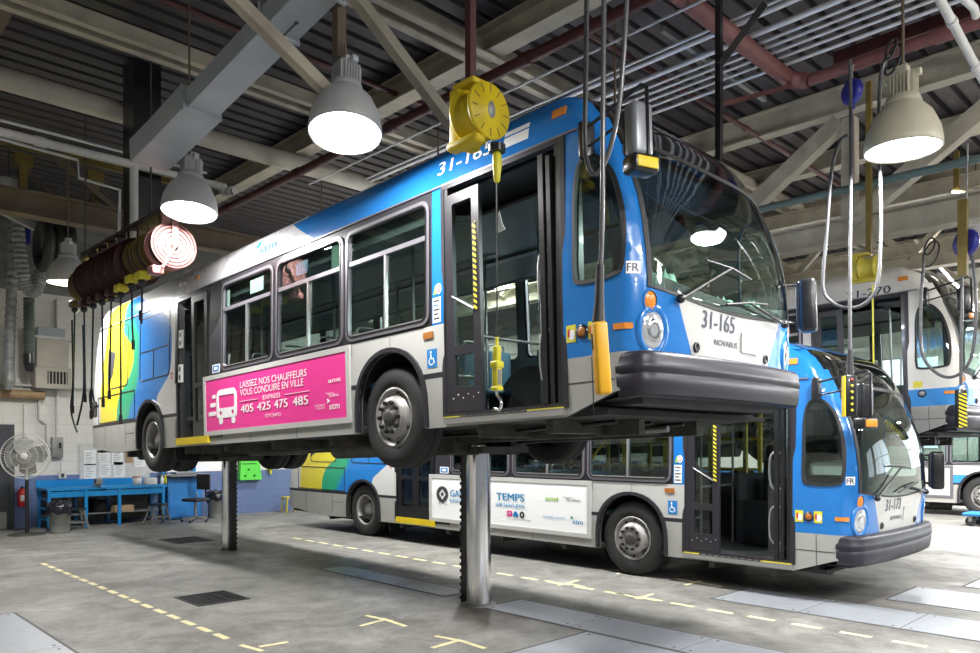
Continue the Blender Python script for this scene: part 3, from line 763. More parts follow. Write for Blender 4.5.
    def steer(mb):
        M = Matrix.Translation((1.98, .62, 1.28)) @ Matrix.Rotation(radians(-25), 4, 'Y')
        mb.lathe([(.24 + .016 * cos(a), .016 * sin(a)) for a in [2 * pi * k / 8 for k in range(9)]], 'black', M, 28)
        mb.cyl(M @ Vector((0, 0, 0)), M @ Vector((.0, 0, -.4)), .03, 'black'); mb.beam(M @ Vector((-.23, 0, 0)), M @ Vector((.23, 0, 0)), .03, .02, 'black')
        return mb
    shared('steer', 'steering_wheel', d, steer)
    def dseat(mb):
        mb.rbox(1.1, 1.6, .35, .88, .78, .90, .04, 'seatblack'); mb.rbox(1.02, 1.16, .37, .86, .86, 1.55, .05, 'seatblack'); mb.rbox(1.0, 1.12, .5, .73, 1.55, 1.75, .04, 'seatblack'); mb.box(1.2, 1.5, .5, .75, .39, .8, 'intdark')
        return mb
    shared('dseat', 'driver_seat', root, dseat)
    def part(mb):
        mb.box(.80, .84, .05, 1.2, .4, 1.35, 'intdark'); mb.box(.84, 1.7, .02, .06, .4, 1.0, 'intdark')
        mb.box(1.45, 1.65, -.35, -.12, .39, 1.25, 'dullmetal')
        return mb
    shared('part', 'driver_partition', root, part)
    def poles(mb):
        for x, y in ((.72, -.75), (.72, .1), (-.55, -.55), (-.55, .55), (-2.2, -.5), (-2.2, .5), (-3.9, -.6), (-3.9, .6), (-5.3, -.6), (1.75, -.6)):
            mb.cyl((x, y, .39 if x > -4.3 else .75), (x, y, 2.40), .017, 'pole', 10)
        for y in (-.5, .5): mb.tube([(.72, y, 2.05), (-4.0, y, 2.05), (-8, y, 2.1)], .016, 'pole', 8)
        mb.tube([(.72, -.75, 1.2), (.72, .1, 1.2)], .016, 'pole', 8); mb.tube([(.72, -.75, .8), (.72, -1.2, .8)], .016, 'pole', 8)
        return mb
    shared('poles', 'handrail', root, poles)
    for x in ((-.75, -1.5, -2.3, -3.1, -4.6, -5.5, -6.6, -7.4) if detail < 3 else (-1.5, -3.1)):
        for sg in (-1, 1):
            if sg < 0 and -5.3 < x < -3.9: continue
            z0 = .40 if x > -4.3 else .75
            def st(mb, x=x, sg=sg, z0=z0):
                for k in (0, 1):
                    y0 = sg * (.76 + .0) - .43 + k * .43
                    mb.rbox(x, x + .42, y0 + .01, y0 + .42, z0 + .38, z0 + .45, .03, 'seat'); mb.rbox(x - .09, x + .01, y0 + .01, y0 + .42, z0 + .40, z0 + .98, .04, 'seat')
                    mb.tube(smooth_path([(x - .06, y0 + .08, z0 + .95), (x - .07, y0 + .1, z0 + 1.06), (x - .07, y0 + .33, z0 + 1.06), (x - .06, y0 + .35, z0 + .95)], 3), .013, 'pole', 6)
                mb.box(x + .05, x + .3, sg * .76 - .05, sg * .76 + .05, z0, z0 + .38, 'intdark')
                return mb
            shared(('seat', x, sg), 'passenger_seat', root, st)
    return root
def roof_mesh():
    n = 30; V = []; prof = [z for z, w in ((2.85, 0), (2.88, 0), (2.92, 0), (2.97, 0), (3.03, 0), (3.06, 0), (3.085, 0), (3.1, 0))]
    ring = [(-bw(z), z) for z in prof] + [(bw(z), z) for z in prof[::-1]]
    for k in range(n + 1):
        for y, z in ring:
            xe = bx(z) - XSEAM; x = -8.4 + (xe + 8.4) * k / n; V.append((x, y, z))
    m = len(ring)
    return V, [(k * m + i, k * m + i + 1, (k + 1) * m + i + 1, (k + 1) * m + i) for k in range(n) for i in range(m - 1)]
def put_icon(mb, x, z, s, fm):
    # the wheelchair pictogram
    mb.prism(ellipse(x - .15 * s, z + .75 * s, .16 * s, .18 * s, 12), fm, .004, .006, 'adwhite')
    mb.prism([(x - .25 * s, z + .5 * s), (x - .05 * s, z + .5 * s), (x, z + .05 * s), (x + .35 * s, z + .05 * s), (x + .6 * s, z - .6 * s), (x + .45 * s, z - .65 * s), (x + .25 * s, z - .1 * s), (x - .2 * s, z - .1 * s)], fm, .004, .006, 'adwhite')
    a = [(x - .05 * s + .5 * s * cos(t), z - .35 * s + .5 * s * sin(t)) for t in [radians(130 + 20 * k) for k in range(11)]]; b = [(x - .05 * s + .38 * s * cos(t), z - .35 * s + .38 * s * sin(t)) for t in [radians(330 - 20 * k) for k in range(11)]]
    mb.prism(a + b, fm, .004, .006, 'adwhite')
def AD(off=.012): return lambda a, b, o=0.: RS(a, b, off + o)
def stm_mark(mb, x, z, h, m, m2, fm):
    put_text(mb, 'stm', x, z, h, fm, m, .004, .015, h * 2.6)
    mb.prism([(x - h * .7, z + h * .9), (x - h * .1, z + h * 1.05), (x + h * .1, z + h * 1.3), (x - h * .6, z + h * 1.6), (x - h * .45, z + h * 1.2)], fm, .002, .004, m2)
def ad_plain(mb): mb.prism(rect(-4.15, -.735, .49, 1.195), RS, 0, .012, 'offwhite')
def ad_pink(mb):
    f = AD(); W = 'print_white'
    mb.prism(rect(-4.15, -.735, .49, 1.195), RS, 0, .012, 'magenta')
    put_text(mb, 'LAISSEZ NOS CHAUFFEURS', -3.12, 1.005, .082, f, W, .004, .006, 1.60)
    put_text(mb, 'VOUS CONDUIRE EN VILLE', -3.12, .905, .082, f, W, .004, .006, 1.53)
    put_text(mb, 'EXPRESS', -2.32, .815, .052, f, W, .004, .006, .42, 'C')
    for a, b in ((-3.14, -2.66), (-2.02, -1.47)): mb.prism(rect(a, b, .832, .837), f, 0, .004, W)
    for t, x, w_ in (('405', -3.11, .33), ('425', -2.68, .33), ('475', -2.26, .31), ('485', -1.83, .33)): put_text(mb, t, x, .69, .10, f, W, .004, .02, w_)
    put_text(mb, 'STM.INFO', -2.30, .595, .042, f, W, .004, .0, .38, 'C')
    # the bus pictogram with its speed lines
    mb.prism(rrect(-3.81, -3.22, .655, 1.03, [.06, .11, .11, .06]), f, 0, .004, W, [rrect(-3.74, -3.29, .785, .955, .03), ellipse(-3.69, .72, .035, .03, 14), ellipse(-3.34, .72, .035, .03, 14)])
    for x in (-3.74, -3.38): mb.prism(rrect(x, x + .10, .575, .665, .03), f, 0, .004, W)
    for x, z in ((-3.93, .925), (-3.99, .815), (-4.05, .70)): mb.prism(rrect(x, -3.84, z, z + .055, .015), f, 0, .004, W)
    put_text(mb, 'amt', -1.08, .885, .05, f, W, .004, .02, .24)
    put_text(mb, 'Transports', -1.14, .765, .022, f, W, .004, 0, .16); put_text(mb, 'Québec', -1.08, .735, .032, f, W, .004, 0, .20)
    put_text(mb, 'MOUVEMENT', -1.36, .645, .022, f, W, .004, 0, .2); put_text(mb, 'COLLECTIF', -1.33, .615, .022, f, W, .004, 0, .17)
    stm_mark(mb, -1.07, .60, .075, W, W, f)
def ad_white(mb):
    f = AD(); B = 'print_blue'
    mb.prism(rect(-4.15, -.735, .49, 1.195), RS, 0, .012, 'adwhite')
    mb.prism(ellipse(-3.86, .915, .15, .135, 32), f, 0, .004, 'print_grey', [[(-3.86, .82), (-3.77, .915), (-3.86, 1.01), (-3.95, .915)]])
    mb.prism([(-3.86, .875), (-3.82, .915), (-3.86, .955), (-3.90, .915)], f, 0, .004, 'print_grey')
    put_text(mb, 'RÉSERVÉE', -3.97, .74, .02, f, 'print_grey', .004, 0, .24)
    put_text(mb, 'GAGNEZ', -3.65, .89, .11, f, B, .004, .022, .66); put_text(mb, 'DU', -2.88, .89, .11, f, B, .004, .022, .2); put_text(mb, 'TEMPS', -2.55, .89, .115, f, B, .004, .022, .60)
    put_text(mb, 'RÉSERVEZ', -3.65, .79, .055, f, B, .004, .018, .50); put_text(mb, 'SUR SAINT-JEAN', -2.57, .79, .055, f, B, .004, .018, .62)
    mb.prism(rrect(-2.32, -2.21, .65, .735, .02), f, 0, .004, 'print_pink', [rrect(-2.30, -2.23, .685, .715, .008)]); mb.prism(rrect(-2.19, -2.08, .645, .70, .02), f, 0, .004, 'stickblue'); mb.prism(rrect(-2.165, -2.105, .70, .73, .01), f, 0, .004, 'stickblue')
    mb.prism(ellipse(-2.0, .685, .05, .052, 20), f, 0, .004, 'print_grey', [ellipse(-2.0, .685, .02, .024, 12)])
    put_text(mb, 'bus taxis covoiturage', -2.32, .60, .02, f, 'print_grey', .004, 0, .5)
    put_text(mb, 'amt', -1.52, .93, .075, f, 'print_green', .004, .02, .26)
    put_text(mb, 'Transports', -1.18, .985, .025, f, 'print_grey', .004, 0, .17); put_text(mb, 'Québec', -1.12, .945, .04, f, 'print_grey', .004, 0, .26)
    put_text(mb, 'MOUVEMENT COLLECTIF', -1.57, .675, .028, f, B, .004, .006, .42)
    stm_mark(mb, -1.0, .625, .07, B, 'print_teal', f)
# ------------------------------------------------------------------ the hall
XW, YB, ZCEIL = -12.4, 21.0, 7.15
def floor_mat():
    m = bpy.data.materials.new('concrete'); m.use_nodes = True; nt = m.node_tree; b = nt.nodes['Principled BSDF']
    tc = nt.nodes.new('ShaderNodeTexCoord')
    def noise(sc, det, rough=.6, dist=0):
        n = nt.nodes.new('ShaderNodeTexNoise'); n.inputs['Scale'].default_value = sc; n.inputs['Detail'].default_value = det; n.inputs['Roughness'].default_value = rough; n.inputs['Distortion'].default_value = dist
        nt.links.new(tc.outputs['Object'], n.inputs['Vector']); return n.outputs['Fac']
    def ramp(fac, a, b_, c0, c1):
        r = nt.nodes.new('ShaderNodeMapRange'); r.inputs[1].default_value = a; r.inputs[2].default_value = b_; r.inputs[3].default_value = c0; r.inputs[4].default_value = c1; nt.links.new(fac, r.inputs[0]); return r.outputs[0]
    base = nt.nodes.new('ShaderNodeMix'); base.data_type = 'RGBA'; base.inputs[6].default_value = (.20, .198, .183, 1); base.inputs[7].default_value = (.315, .308, .285, 1)
    nt.links.new(ramp(noise(.45, 6, .65, .6), .35, .65, 0, 1), base.inputs[0])
    st = nt.nodes.new('ShaderNodeMix'); st.data_type = 'RGBA'; st.blend_type = 'MULTIPLY'; st.inputs[0].default_value = 1
    nt.links.new(base.outputs[2], st.inputs[6]); nt.links.new(ramp(noise(1.7, 8, .7, 1.2), .40, .62, .62, 1.0), st.inputs[7])
    s2 = nt.nodes.new('ShaderNodeMix'); s2.data_type = 'RGBA'; s2.blend_type = 'MULTIPLY'; s2.inputs[0].default_value = 1
    nt.links.new(st.outputs[2], s2.inputs[6]); nt.links.new(ramp(noise(14, 6, .7), .3, .6, .84, 1.04), s2.inputs[7])
    last = s2.outputs[2]
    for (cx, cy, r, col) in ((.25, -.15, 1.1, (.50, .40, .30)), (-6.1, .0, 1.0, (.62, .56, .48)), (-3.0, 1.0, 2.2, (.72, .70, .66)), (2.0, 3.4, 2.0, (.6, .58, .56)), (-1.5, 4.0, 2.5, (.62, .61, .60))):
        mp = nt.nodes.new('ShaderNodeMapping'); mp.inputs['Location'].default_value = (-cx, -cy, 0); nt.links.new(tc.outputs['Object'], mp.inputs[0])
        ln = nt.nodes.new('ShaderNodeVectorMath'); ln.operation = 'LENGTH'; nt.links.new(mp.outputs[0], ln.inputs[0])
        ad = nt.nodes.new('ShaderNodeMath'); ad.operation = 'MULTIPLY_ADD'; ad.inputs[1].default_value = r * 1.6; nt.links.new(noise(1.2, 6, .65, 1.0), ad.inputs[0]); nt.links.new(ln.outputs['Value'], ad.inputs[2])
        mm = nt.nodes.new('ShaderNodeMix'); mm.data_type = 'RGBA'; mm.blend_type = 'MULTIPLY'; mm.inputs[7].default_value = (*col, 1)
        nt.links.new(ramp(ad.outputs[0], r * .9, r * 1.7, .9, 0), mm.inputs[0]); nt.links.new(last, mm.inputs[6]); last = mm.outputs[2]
    nt.links.new(last, b.inputs['Base Color'])
    nt.links.new(ramp(noise(2.3, 5), .3, .7, .42, .68), b.inputs['Roughness'])
    bp = nt.nodes.new('ShaderNodeBump'); bp.inputs['Strength'].default_value = .12; bp.inputs['Distance'].default_value = .01
    nt.links.new(noise(40, 4), bp.inputs['Height']); nt.links.new(bp.outputs[0], b.inputs['Normal'])
    MATS['concrete'] = m
floor_mat()
def block_mat(name, c, mortar):
    m = bpy.data.materials.new(name); m.use_nodes = True; nt = m.node_tree; b = nt.nodes['Principled BSDF']
    tc = nt.nodes.new('ShaderNodeTexCoord'); sp = nt.nodes.new('ShaderNodeSeparateXYZ'); cb = nt.nodes.new('ShaderNodeCombineXYZ')
    nt.links.new(tc.outputs['Object'], sp.inputs[0]); nt.links.new(sp.outputs['Y'], cb.inputs[0]); nt.links.new(sp.outputs['Z'], cb.inputs[1])
    br = nt.nodes.new('ShaderNodeTexBrick'); nt.links.new(cb.outputs[0], br.inputs['Vector'])
    br.inputs['Color1'].default_value = (*c, 1); br.inputs['Color2'].default_value = (*[v * .95 for v in c], 1); br.inputs['Mortar'].default_value = (*mortar, 1)
    br.inputs['Scale'].default_value = 1; br.inputs['Brick Width'].default_value = .4; br.inputs['Row Height'].default_value = .2; br.inputs['Mortar Size'].default_value = .006
    nt.links.new(br.outputs['Color'], b.inputs['Base Color']); b.inputs['Roughness'].default_value = .6
    MATS[name] = m
block_mat('blockwhite', (.70, .69, .64), (.56, .55, .51)); block_mat('blockblue', (.13, .19, .36), (.10, .15, .29))

def S(mb, name, parent=None): return struct(mb.build(name, parent))
def T(name, label, cat, loc=(0, 0, 0), rz=0, group=None): return empty(name, loc, rz, label, cat, group)
def one(mb, name, label, cat, group=None): return tag(mb.build(name), label, cat, group)

FLOOR = S(MB().box(XW, 18, -9, YB, -.3, 0, 'concrete'), 'floor')
def flat(pts, z, m): mb = MB(); mb.add([(x, y, 0.0) for x, y in pts] + [(x, y, z) for x, y in pts], [[len(pts) + i for i in range(len(pts))]] + [(i, (i + 1) % len(pts), len(pts) + (i + 1) % len(pts), len(pts) + i) for i in range(len(pts))], m); return mb
def plate(x0, x1, y0, y1, n):
    for k in range(n):
        a = x0 + (x1 - x0) * k / n; b = x0 + (x1 - x0) * (k + 1) / n
        mb = flat(rect(a + .006, b - .006, y0, y1), .006, 'steelplate')
        for x in (a + .08, b - .08):
            for y in (y0 + .06, y1 - .06): mb.cyl((x, y, .006), (x, y, .008), .014, 'joint', 8)
        S(mb, 'floor_plate', FLOOR)
    mb = flat(rect(x0 - .03, x1 + .03, y0 - .03, y1 + .03), .003, 'joint'); S(mb, 'floor_plate_joint', FLOOR)
plate(-3.4, -.75, .02, .42, 3); plate(.02, 3.6, -.08, .50, 3); plate(1.46, 4.2, -1.5, -.14, 2); plate(-3.2, .4, -5.4, -3.78, 2)
plate(1.5, 6.4, 2.12, 2.98, 5); plate(2.9, 6.9, 3.5, 4.55, 3); plate(3.3, 8.0, 5.0, 5.8, 3); 

TN = [0]
def tape(p, q, w=.05):
    TN[0] += 1
    p = at_z(*p, 0); q = at_z(*q, 0); d = (q - p).normalized(); n = Vector((-d.y, d.x, 0)) * w / 2
    S(flat([(v.x, v.y) for v in (p - n, q - n, q + n, p + n)], .002 + .0004 * (TN[0] % 3), 'tape'), 'floor_marking', FLOOR)
k = 0
while -6.75 + .365 * k < -.75: S(flat(rect(-6.75 + .365 * k, -6.5 + .365 * k, -2.68, -2.615), .002, 'tape'), 'floor_marking', FLOOR); k += 1
for k in range(26): S(flat(rect(-6.9 + .455 * k, -6.62 + .455 * k, 1.54, 1.61), .002, 'tape'), 'floor_marking', FLOOR)
for k in range(9): S(flat(rect(-6 + .9 * k, -5.5 + .9 * k, 11.6, 11.72), .002, 'tape'), 'floor_marking', FLOOR)
for p, q in (((366, 615.5), (391, 621)), ((382, 618.5), (406, 626.5)), ((360, 626), (383, 620)), ((435, 636), (466, 642)), ((456, 639.5), (485, 648.5)), ((432, 648), (458, 640.5)),
             ((240, 645), (262, 651)), ((259, 647), (288, 642)), ((545, 580.4), (570, 585)), ((566, 583), (585, 587)), ((558, 585.5), (578, 580.4)), ((616, 593), (643, 599)), ((640, 597), (662, 601)), ((636, 599), (653, 594)),
             ((610, 569), (647, 574.5)), ((617, 574), (632, 570)), ((677, 579), (722, 586.5)), ((685, 585), (701, 581)), ((540, 620), (552, 617)), ((605, 634), (618, 637))): tape(p, q)
def grate(x0, x1, y0, y1, label):
    o = T('drain_grate', label, 'drain cover', ((x0 + x1) / 2, (y0 + y1) / 2, 0)); w, h = (x1 - x0) / 2, (y1 - y0) / 2
    mb = MB(); mb.prism(rect(-w, w, -h, h), lambda a, b, o_: Vector((a, b, o_)), 0, .008, 'drain', [rect(-w + .03, w - .03, -h + .03, h - .03)]); mb.build('frame', o)
    mb = MB(); mb.box(-w + .02, w - .02, -h + .02, h - .02, 0, .001, 'black')
    n = int(w / .03)
    for i in range(n): x = -w + .04 + i * (2 * w - .08) / (n - 1); mb.box(x - .008, x + .008, -h + .03, h - .03, .0, .007, 'drain')
    for i in range(5): y = -h + .08 + i * (2 * h - .16) / 4; mb.box(-w + .03, w - .03, y - .006, y + .006, 0, .0072, 'drain')
    mb.build('grille', o)
grate(-2.86, -2.18, -2.26, -1.66, 'small square steel drain grate in the open concrete beside the yellow dashed line')
grate(-8.4, -7.55, -.36, .36, 'steel drain grate in the floor under the raised bus, behind the rear lift')

# walls
S(MB().box(XW, 2.5, -9.3, -9, 0, ZCEIL, 'wallwhite'), 'shade_wall')  # unseen wall added to keep the left part of the ceiling darker
mb = MB(); mb.box(XW - .3, XW, -9, YB, 1.1, 5.0, 'blockwhite'); S(mb, 'wall_left')
S(MB().box(XW - .3, XW + .012, -9, YB, 0, 1.1, 'blockblue'), 'wall_left_lower')
mb = MB()
for k in range(12): mb.box(XW - .3, XW + .02 + .03 * (k % 2), -9, YB, 5.0 + .18 * k, 5.18 + .18 * k, 'wallmetal')
S(mb, 'wall_left_upper')
mb = MB(); wins = [rect(-9 + 4.4 * k, -5.6 + 4.4 * k, 1.6, 4.6) for k in range(6)]
mb.prism(rect(XW, 18, 0, ZCEIL), lambda a, b, o: Vector((a, YB - o, b)), -.3, 0, 'wallwhite', wins); S(mb, 'wall_back')
for k in range(6):
    x0, x1 = -9 + 4.4 * k, -5.6 + 4.4 * k
    mb = MB(); mb.prism(rect(x0, x1, 1.6, 4.6), lambda a, b, o: Vector((a, YB + .1 - o, b)), 0, .08, 'alu', [rect(x0 + .06 + 1.1 * i, x0 + 1.1 * (i + 1), 1.66 + 1.47 * j, 3.07 + 1.47 * j) for i in range(3) for j in range(2)])
    w = S(mb, 'window_%d' % (k + 1)); g = MB(); g.add([(x0, YB + .08, 1.6), (x1, YB + .08, 1.6), (x1, YB + .08, 4.6), (x0, YB + .08, 4.6)], [(0, 1, 2, 3)], 'hallglass'); S(g, 'window_pane', w)
# door at the far left of the white wall
mb = MB(); mb.prism(rect(-2.85, -1.80, 0, 2.18), lambda a, b, o: Vector((XW + o, a, b)), .0, .05, 'doordark', [rect(-2.77, -1.89, .0001, 2.1)]); d = S(mb, 'door_1')
mb = MB(); mb.box(XW + .015, XW + .035, -2.77, -1.89, 0, 2.1, 'doordark'); mb.box(XW + .035, XW + .04, -2.72, -1.94, .02, .36, 'dullmetal'); mb.box(XW + .035, XW + .042, -2.55, -2.1, 1.25, 1.9, 'black'); S(mb, 'door_panel', d)

# roof deck, ribs along y
mb = MB(); prof = []
x = XW - .3
while x < 18: prof += [(x, ZCEIL + .10), (x + .05, ZCEIL + .10), (x + .07, ZCEIL), (x + .27, ZCEIL), (x + .29, ZCEIL + .10)]; x += .30
n = len(prof); mb.add([(x, -9, z) for x, z in prof] + [(x, YB, z) for x, z in prof], [(i, i + 1, n + i + 1, n + i) for i in range(n - 1)], 'deck')
mb.box(XW - .3, 18, -9, YB, ZCEIL + .12, ZCEIL + .3, 'deck'); S(mb, 'ceiling')

def beamS(p, q, w, h, m='steelbeige', I=False, name='roof_beam'):
    mb = MB(); (mb.ibeam if I else mb.beam)(p, q, w, h, m); return S(mb, name)
# purlins along x, girders along y
for y, z, h, m in ((1.06, 6.92, .34, 'steelbeige'), (8.4, 6.95, .32, 'steelbeige'), (10.6, 6.95, .32, 'steelbeige'), (13.0, 6.9, .4, 'steelbeige'), (16.0, 6.9, .4, 'steelbeige')):
    beamS((XW, y, z), (18, y, z), .26, h, m, True)
for x, z in ((-1.13, 6.80), (-3.93, 6.80)):
    for dx in (-.085, .085):
        mb = MB(); mb.beam((x + dx, -9, z), (x + dx, YB, z), .03, .22, 'steelbeige'); mb.beam((x + dx * 1.5, -9, z - .10), (x + dx * 1.5, YB, z - .10), .10, .022, 'steelbeige'); S(mb, 'roof_beam')
# truss across the bay of the second bus: top chord, bottom chord, posts and diagonals
TY = 6.0
beamS((-8, TY, 6.92), (18, TY, 6.92), .22, .40, 'steelbeige', True, 'roof_truss_chord'); beamS((-8, TY, 4.94), (18, TY, 4.94), .30, .38, 'steelbeige', True, 'roof_truss_chord')
for k in range(-4, 7):
    xp = 1.57 + 2.45 * k
    beamS((xp, TY, 5.12), (xp, TY, 6.62), .19, .19, 'steelbeige', name='roof_truss_post'); beamS((xp - .12, TY - .02, 6.6), (xp - 2.4, TY - .02, 5.08), .20, .24, 'steelbeige', name='roof_truss_brace')
for y in (10.0, 14.5):
    beamS((-8, y, 6.5), (18, y, 6.5), .22, .3, 'steelbeige', True, 'roof_truss_chord'); beamS((-8, y, 5.2), (18, y, 5.2), .25, .3, 'steelbeige', True, 'roof_truss_chord')
    for k in range(-3, 6): beamS((1.2 + 2.2 * k, y, 5.3), (2.3 + 2.2 * k, y, 6.4), .12, .12, 'steelbeige', name='roof_truss_brace'); beamS((2.3 + 2.2 * k, y, 6.4), (3.4 + 2.2 * k, y, 5.3), .12, .12, 'steelbeige', name='roof_truss_brace')
# inclined braces over the raised bus
beamS(at_x(352, -8, -1.13), at_x(458, 133, -1.13), .13, .13, 'steelbeige', name='roof_brace')
q = at_d(331, 95, 6.5); e = at_d(190, -46, 5.7); e = q + (e - q) * ((7.1 - q.z) / (e.z - q.z)); beamS(e, q, .10, .10, 'steelbeige', name='roof_brace')
beamS(at_z(-25, 60, 6.9), at_z(12, -8, 6.9), .16, .16, 'steelbrown', name='roof_brace')
# hung square post that carries the nearest pendant lamp, hanger posts
c = at_d(339, 0, 6.55); beamS((c.x, c.y, 5.1), (c.x, c.y, 7.1), .085, .085, 'steelbrown', name='roof_hanger')
c = at_z(719, 0, 6.4); beamS((c.x, c.y, 4.55), (c.x, c.y, 7.15), .06, .06, 'black', name='roof_hanger')
c2 = at_d(764, 5, (c - CAMP).dot(FWD)); beamS((c.x, c.y, at_d(718, 66, (c - CAMP).dot(FWD)).z), c2, .07, .07, 'black', name='roof_brace')
c3 = at_d(717, 106, (c - CAMP).dot(FWD)); beamS(c3, (1.62, 3.85, 6.38), .05, .05, 'maroon', name='roof_brace')
# crane rail and yellow brackets at the far left
beamS((-9.0, -6, 5.9), (-9.0, 2.6, 5.9), .30, .42, 'steelbrown', True, 'crane_rail')
for y in (-2.35, -1.2): 
    c = (-9.3, y, 6.1)
    mb = MB(); mb.beam((-9.2, y, 6.1), (-9.2, y, 6.75), .12, .12, 'mustard'); mb.box(-9.3, -9.1, y - .14, y + .14, 6.6, 6.8, 'mustard'); mb.beam((-9.2, y, 6.6), (-9.2, y + .6, 6.12), .05, .05, 'steelbrown'); S(mb, 'crane_rail_bracket')
beamS((-9.2, -6, 6.95), (-9.2, .2, 6.95), .12, .1, 'mustard', name='crane_rail')
beamS(at_x(0, 108, -9.0), at_x(118, 212, -9.0), .1, .1, 'steelbrown', name='roof_brace')
S(MB().box(-5.5, -5.1, -1.93, -1.55, 4.75, 7.15, 'black'), 'roof_hung_shaft')

# ------------------------------------------------------------------ pipes, conduits and ducts under the roof
def pipe(name, label, path, r, m, cat='pipe', joints=0, group=None, smooth=True):
    mb = MB(); P = [Vector(p) for p in path]; mb.tube(P, r, m, 12)
    for k in range(joints):
        t = (k + .5) / joints * (len(P) - 1); i = min(int(t), len(P) - 2); c = P[i].lerp(P[i + 1], t - i); d = (P[i + 1] - P[i]).normalized()
        mb.cyl(c - d * r * 1.2, c + d * r * 1.2, r * 1.22, m, 12)
    return one(mb, name, label, cat, group)
pipe('insulated_pipe', 'thick cream insulated pipe crossing the dark roof behind the rectangular duct', [(-5.72, -7, 6.58), (-5.72, 8, 6.58)], .15, 'pipecream')
pipe('air_pipe', 'white pipe with a right-angle drop, running above the hose reels at left', [(-4.87, -5.5, 5.57), (-4.87, -.75, 5.57), (-4.87, -.70, 5.5), (-4.55, -.70, 5.45)], .055, 'pipewhite', joints=3)
c = at_x(134, 165, -4.87); pipe('drop_pipe', 'white vertical pipe dropping to the row of hose reels', [(c.x, c.y, 5.55), (c.x, c.y, 4.45)], .055, 'pipewhite')
pipe('thin_pipe', 'thin pale pipe just above the white air pipe at far left', [(-6.2, -6, 6.2), (-6.2, -.4, 6.2)], .02, 'conduit')
pipe('thin_pipe', 'thin grey pipe just below the white air pipe, with a step down', [at_x(-20, 133, -7.5), at_x(78, 160, -7.5), at_x(79, 178, -7.5), at_x(120, 190, -7.5), at_x(119, 232, -7.5)], .025, 'conduit')
pipe('sprinkler_main', 'dark maroon pipe running above the roof of the raised bus', [(-9, .66, 6.2), (14, .66, 6.2)], .068, 'maroon', joints=9)
pipe('exhaust_main', 'fat red-brown pipe crossing over the conduits to a bend at right', smooth_path([(1.58, -6, 6.5), (1.58, 0, 6.5), (1.58, 3.62, 6.5), (1.60, 3.86, 6.49), (1.70, 3.97, 6.46), (1.80, 3.98, 6.44)], 4), .10, 'redpipe')
pipe('branch_pipe', 'red-brown pipe from the bend of the fat pipe to the right edge', [(1.82, 3.98, 6.43), (14, 3.98, 6.43)], .075, 'redpipe', joints=4)
beamS((2.0, 4.35, 6.75), (14, 4.35, 6.75), .14, .16, 'maroon', name='pipe_rail')
pipe('sprinkler_branch', 'thin maroon sprinkler pipe passing behind the black hanger post', [(.17, 1.5, 6.75), (.17, 9.5, 6.75)], .04, 'maroon', joints=5)
pipe('sprinkler_branch', 'thin maroon sprinkler pipe dropping past the right end of the roof truss', [(3.9, 2.5, 6.7), (3.9, 9, 6.7)], .04, 'maroon', joints=4)
pipe('sprinkler_branch', 'thin maroon pipe crossing over the neighbouring post of the nearest lamp', [(-3.0, -6, 6.9), (-3.0, 2, 6.9)], .035, 'maroon', joints=3)
pipe('rail_pipe', 'long dark green pipe running level in front of the roof truss', [(-1.5, 5.6, 5.45), (14, 5.6, 5.45)], .055, 'greenpipe', joints=5)
pipe('conduit_pipe', 'pale blue-white pipe slanting through the top right corner', [at_z(938, -4, 5.6), at_z(985, 84, 5.6)], .04, 'pipewhite', joints=2)
pipe('conduit_pipe', 'short white pipe at the very top right beside the roof steel', [at_z(960, -5, 6.2), at_z(974, 8, 6.2), at_z(976, 16, 6.2)], .04, 'pipewhite')
ys = []
zc = 6.62
for i, (py, r) in enumerate(((34, .018), (40, .034), (57, .036), (67, .02), (74, .02), (81, .02), (88, .02), (96, .024))):
    c = at_z(700, py, zc); ys.append(c.y)
    pipe('conduit_pipe', 'steel conduit pipe in the bright parallel bundle above the bus nose', [(-6, c.y, zc), (12, c.y, zc)], r, 'conduit', group='parallel conduits above the nose of the raised bus')
c = at_z(590, 53, 6.4); pipe('conduit_pipe', 'lone thin steel conduit between the maroon pipe and the bundle', [(-6, c.y, 6.4), (10, c.y, 6.4)], .016, 'conduit')
for x in (.9, -2.2): beamS((x, ys[0] - .3, zc + .07), (x, ys[-1] + .9, zc + .07), .06, .06, 'dullmetal', name='conduit_hanger')
pipe('conduit_pipe', 'thin white pipe slanting down behind the raised white bus', [at_y(915, 240, 11), at_y(962, 292, 11)], .03, 'conduit')
# rectangular ventilation duct with its stencilled marking
P0, P1 = at_d(301, 14, 6.57), at_d(172, 143, 8.4)
d = T('ventilation_duct', 'grey rectangular ventilation duct with a black stencilled arrow, upper left', 'duct', P1)
DV = (P0 - P1).normalized(); DM = DV.to_track_quat('X', 'Z').to_matrix().to_4x4(); DL = (P0 - P1).length
mb = MB(); mb.box(.75, DL + 3, -.165, .165, 0, .20, 'duct', DM); mb.box(-.05, .75, -.21, .21, -.02, .24, 'duct', DM); mb.box(DL + .35, DL + 3, -.2, .2, -.02, .22, 'duct', DM)
for x, g in ((.75, .03), (DL - .35, .015), (DL + .35, .04)): mb.prism(rect(-.18 - g, .18 + g, -.03, .24), lambda a, b, o, x=x: DM @ Vector((x + o, a, b)), -.015, .015, 'duct', [rect(-.16, .16, .01, .19)])
mb.build('duct_body', d)
mb = MB(); A = [DM @ Vector((-.05, y, z)) for y, z in rect(-.21, .21, -.02, .24)]; B = [p + Vector((-.40, -.08, -.14)) for p in A]
mb.add(A + B, [(q, (q + 1) % 4, 4 + (q + 1) % 4, 4 + q) for q in range(4)], 'duct'); mb.build('duct_elbow', d)
mb = MB(); FDT = lambda a, b, o: DM @ Vector((DL - .12 - a, b - .04, -.002 - o))
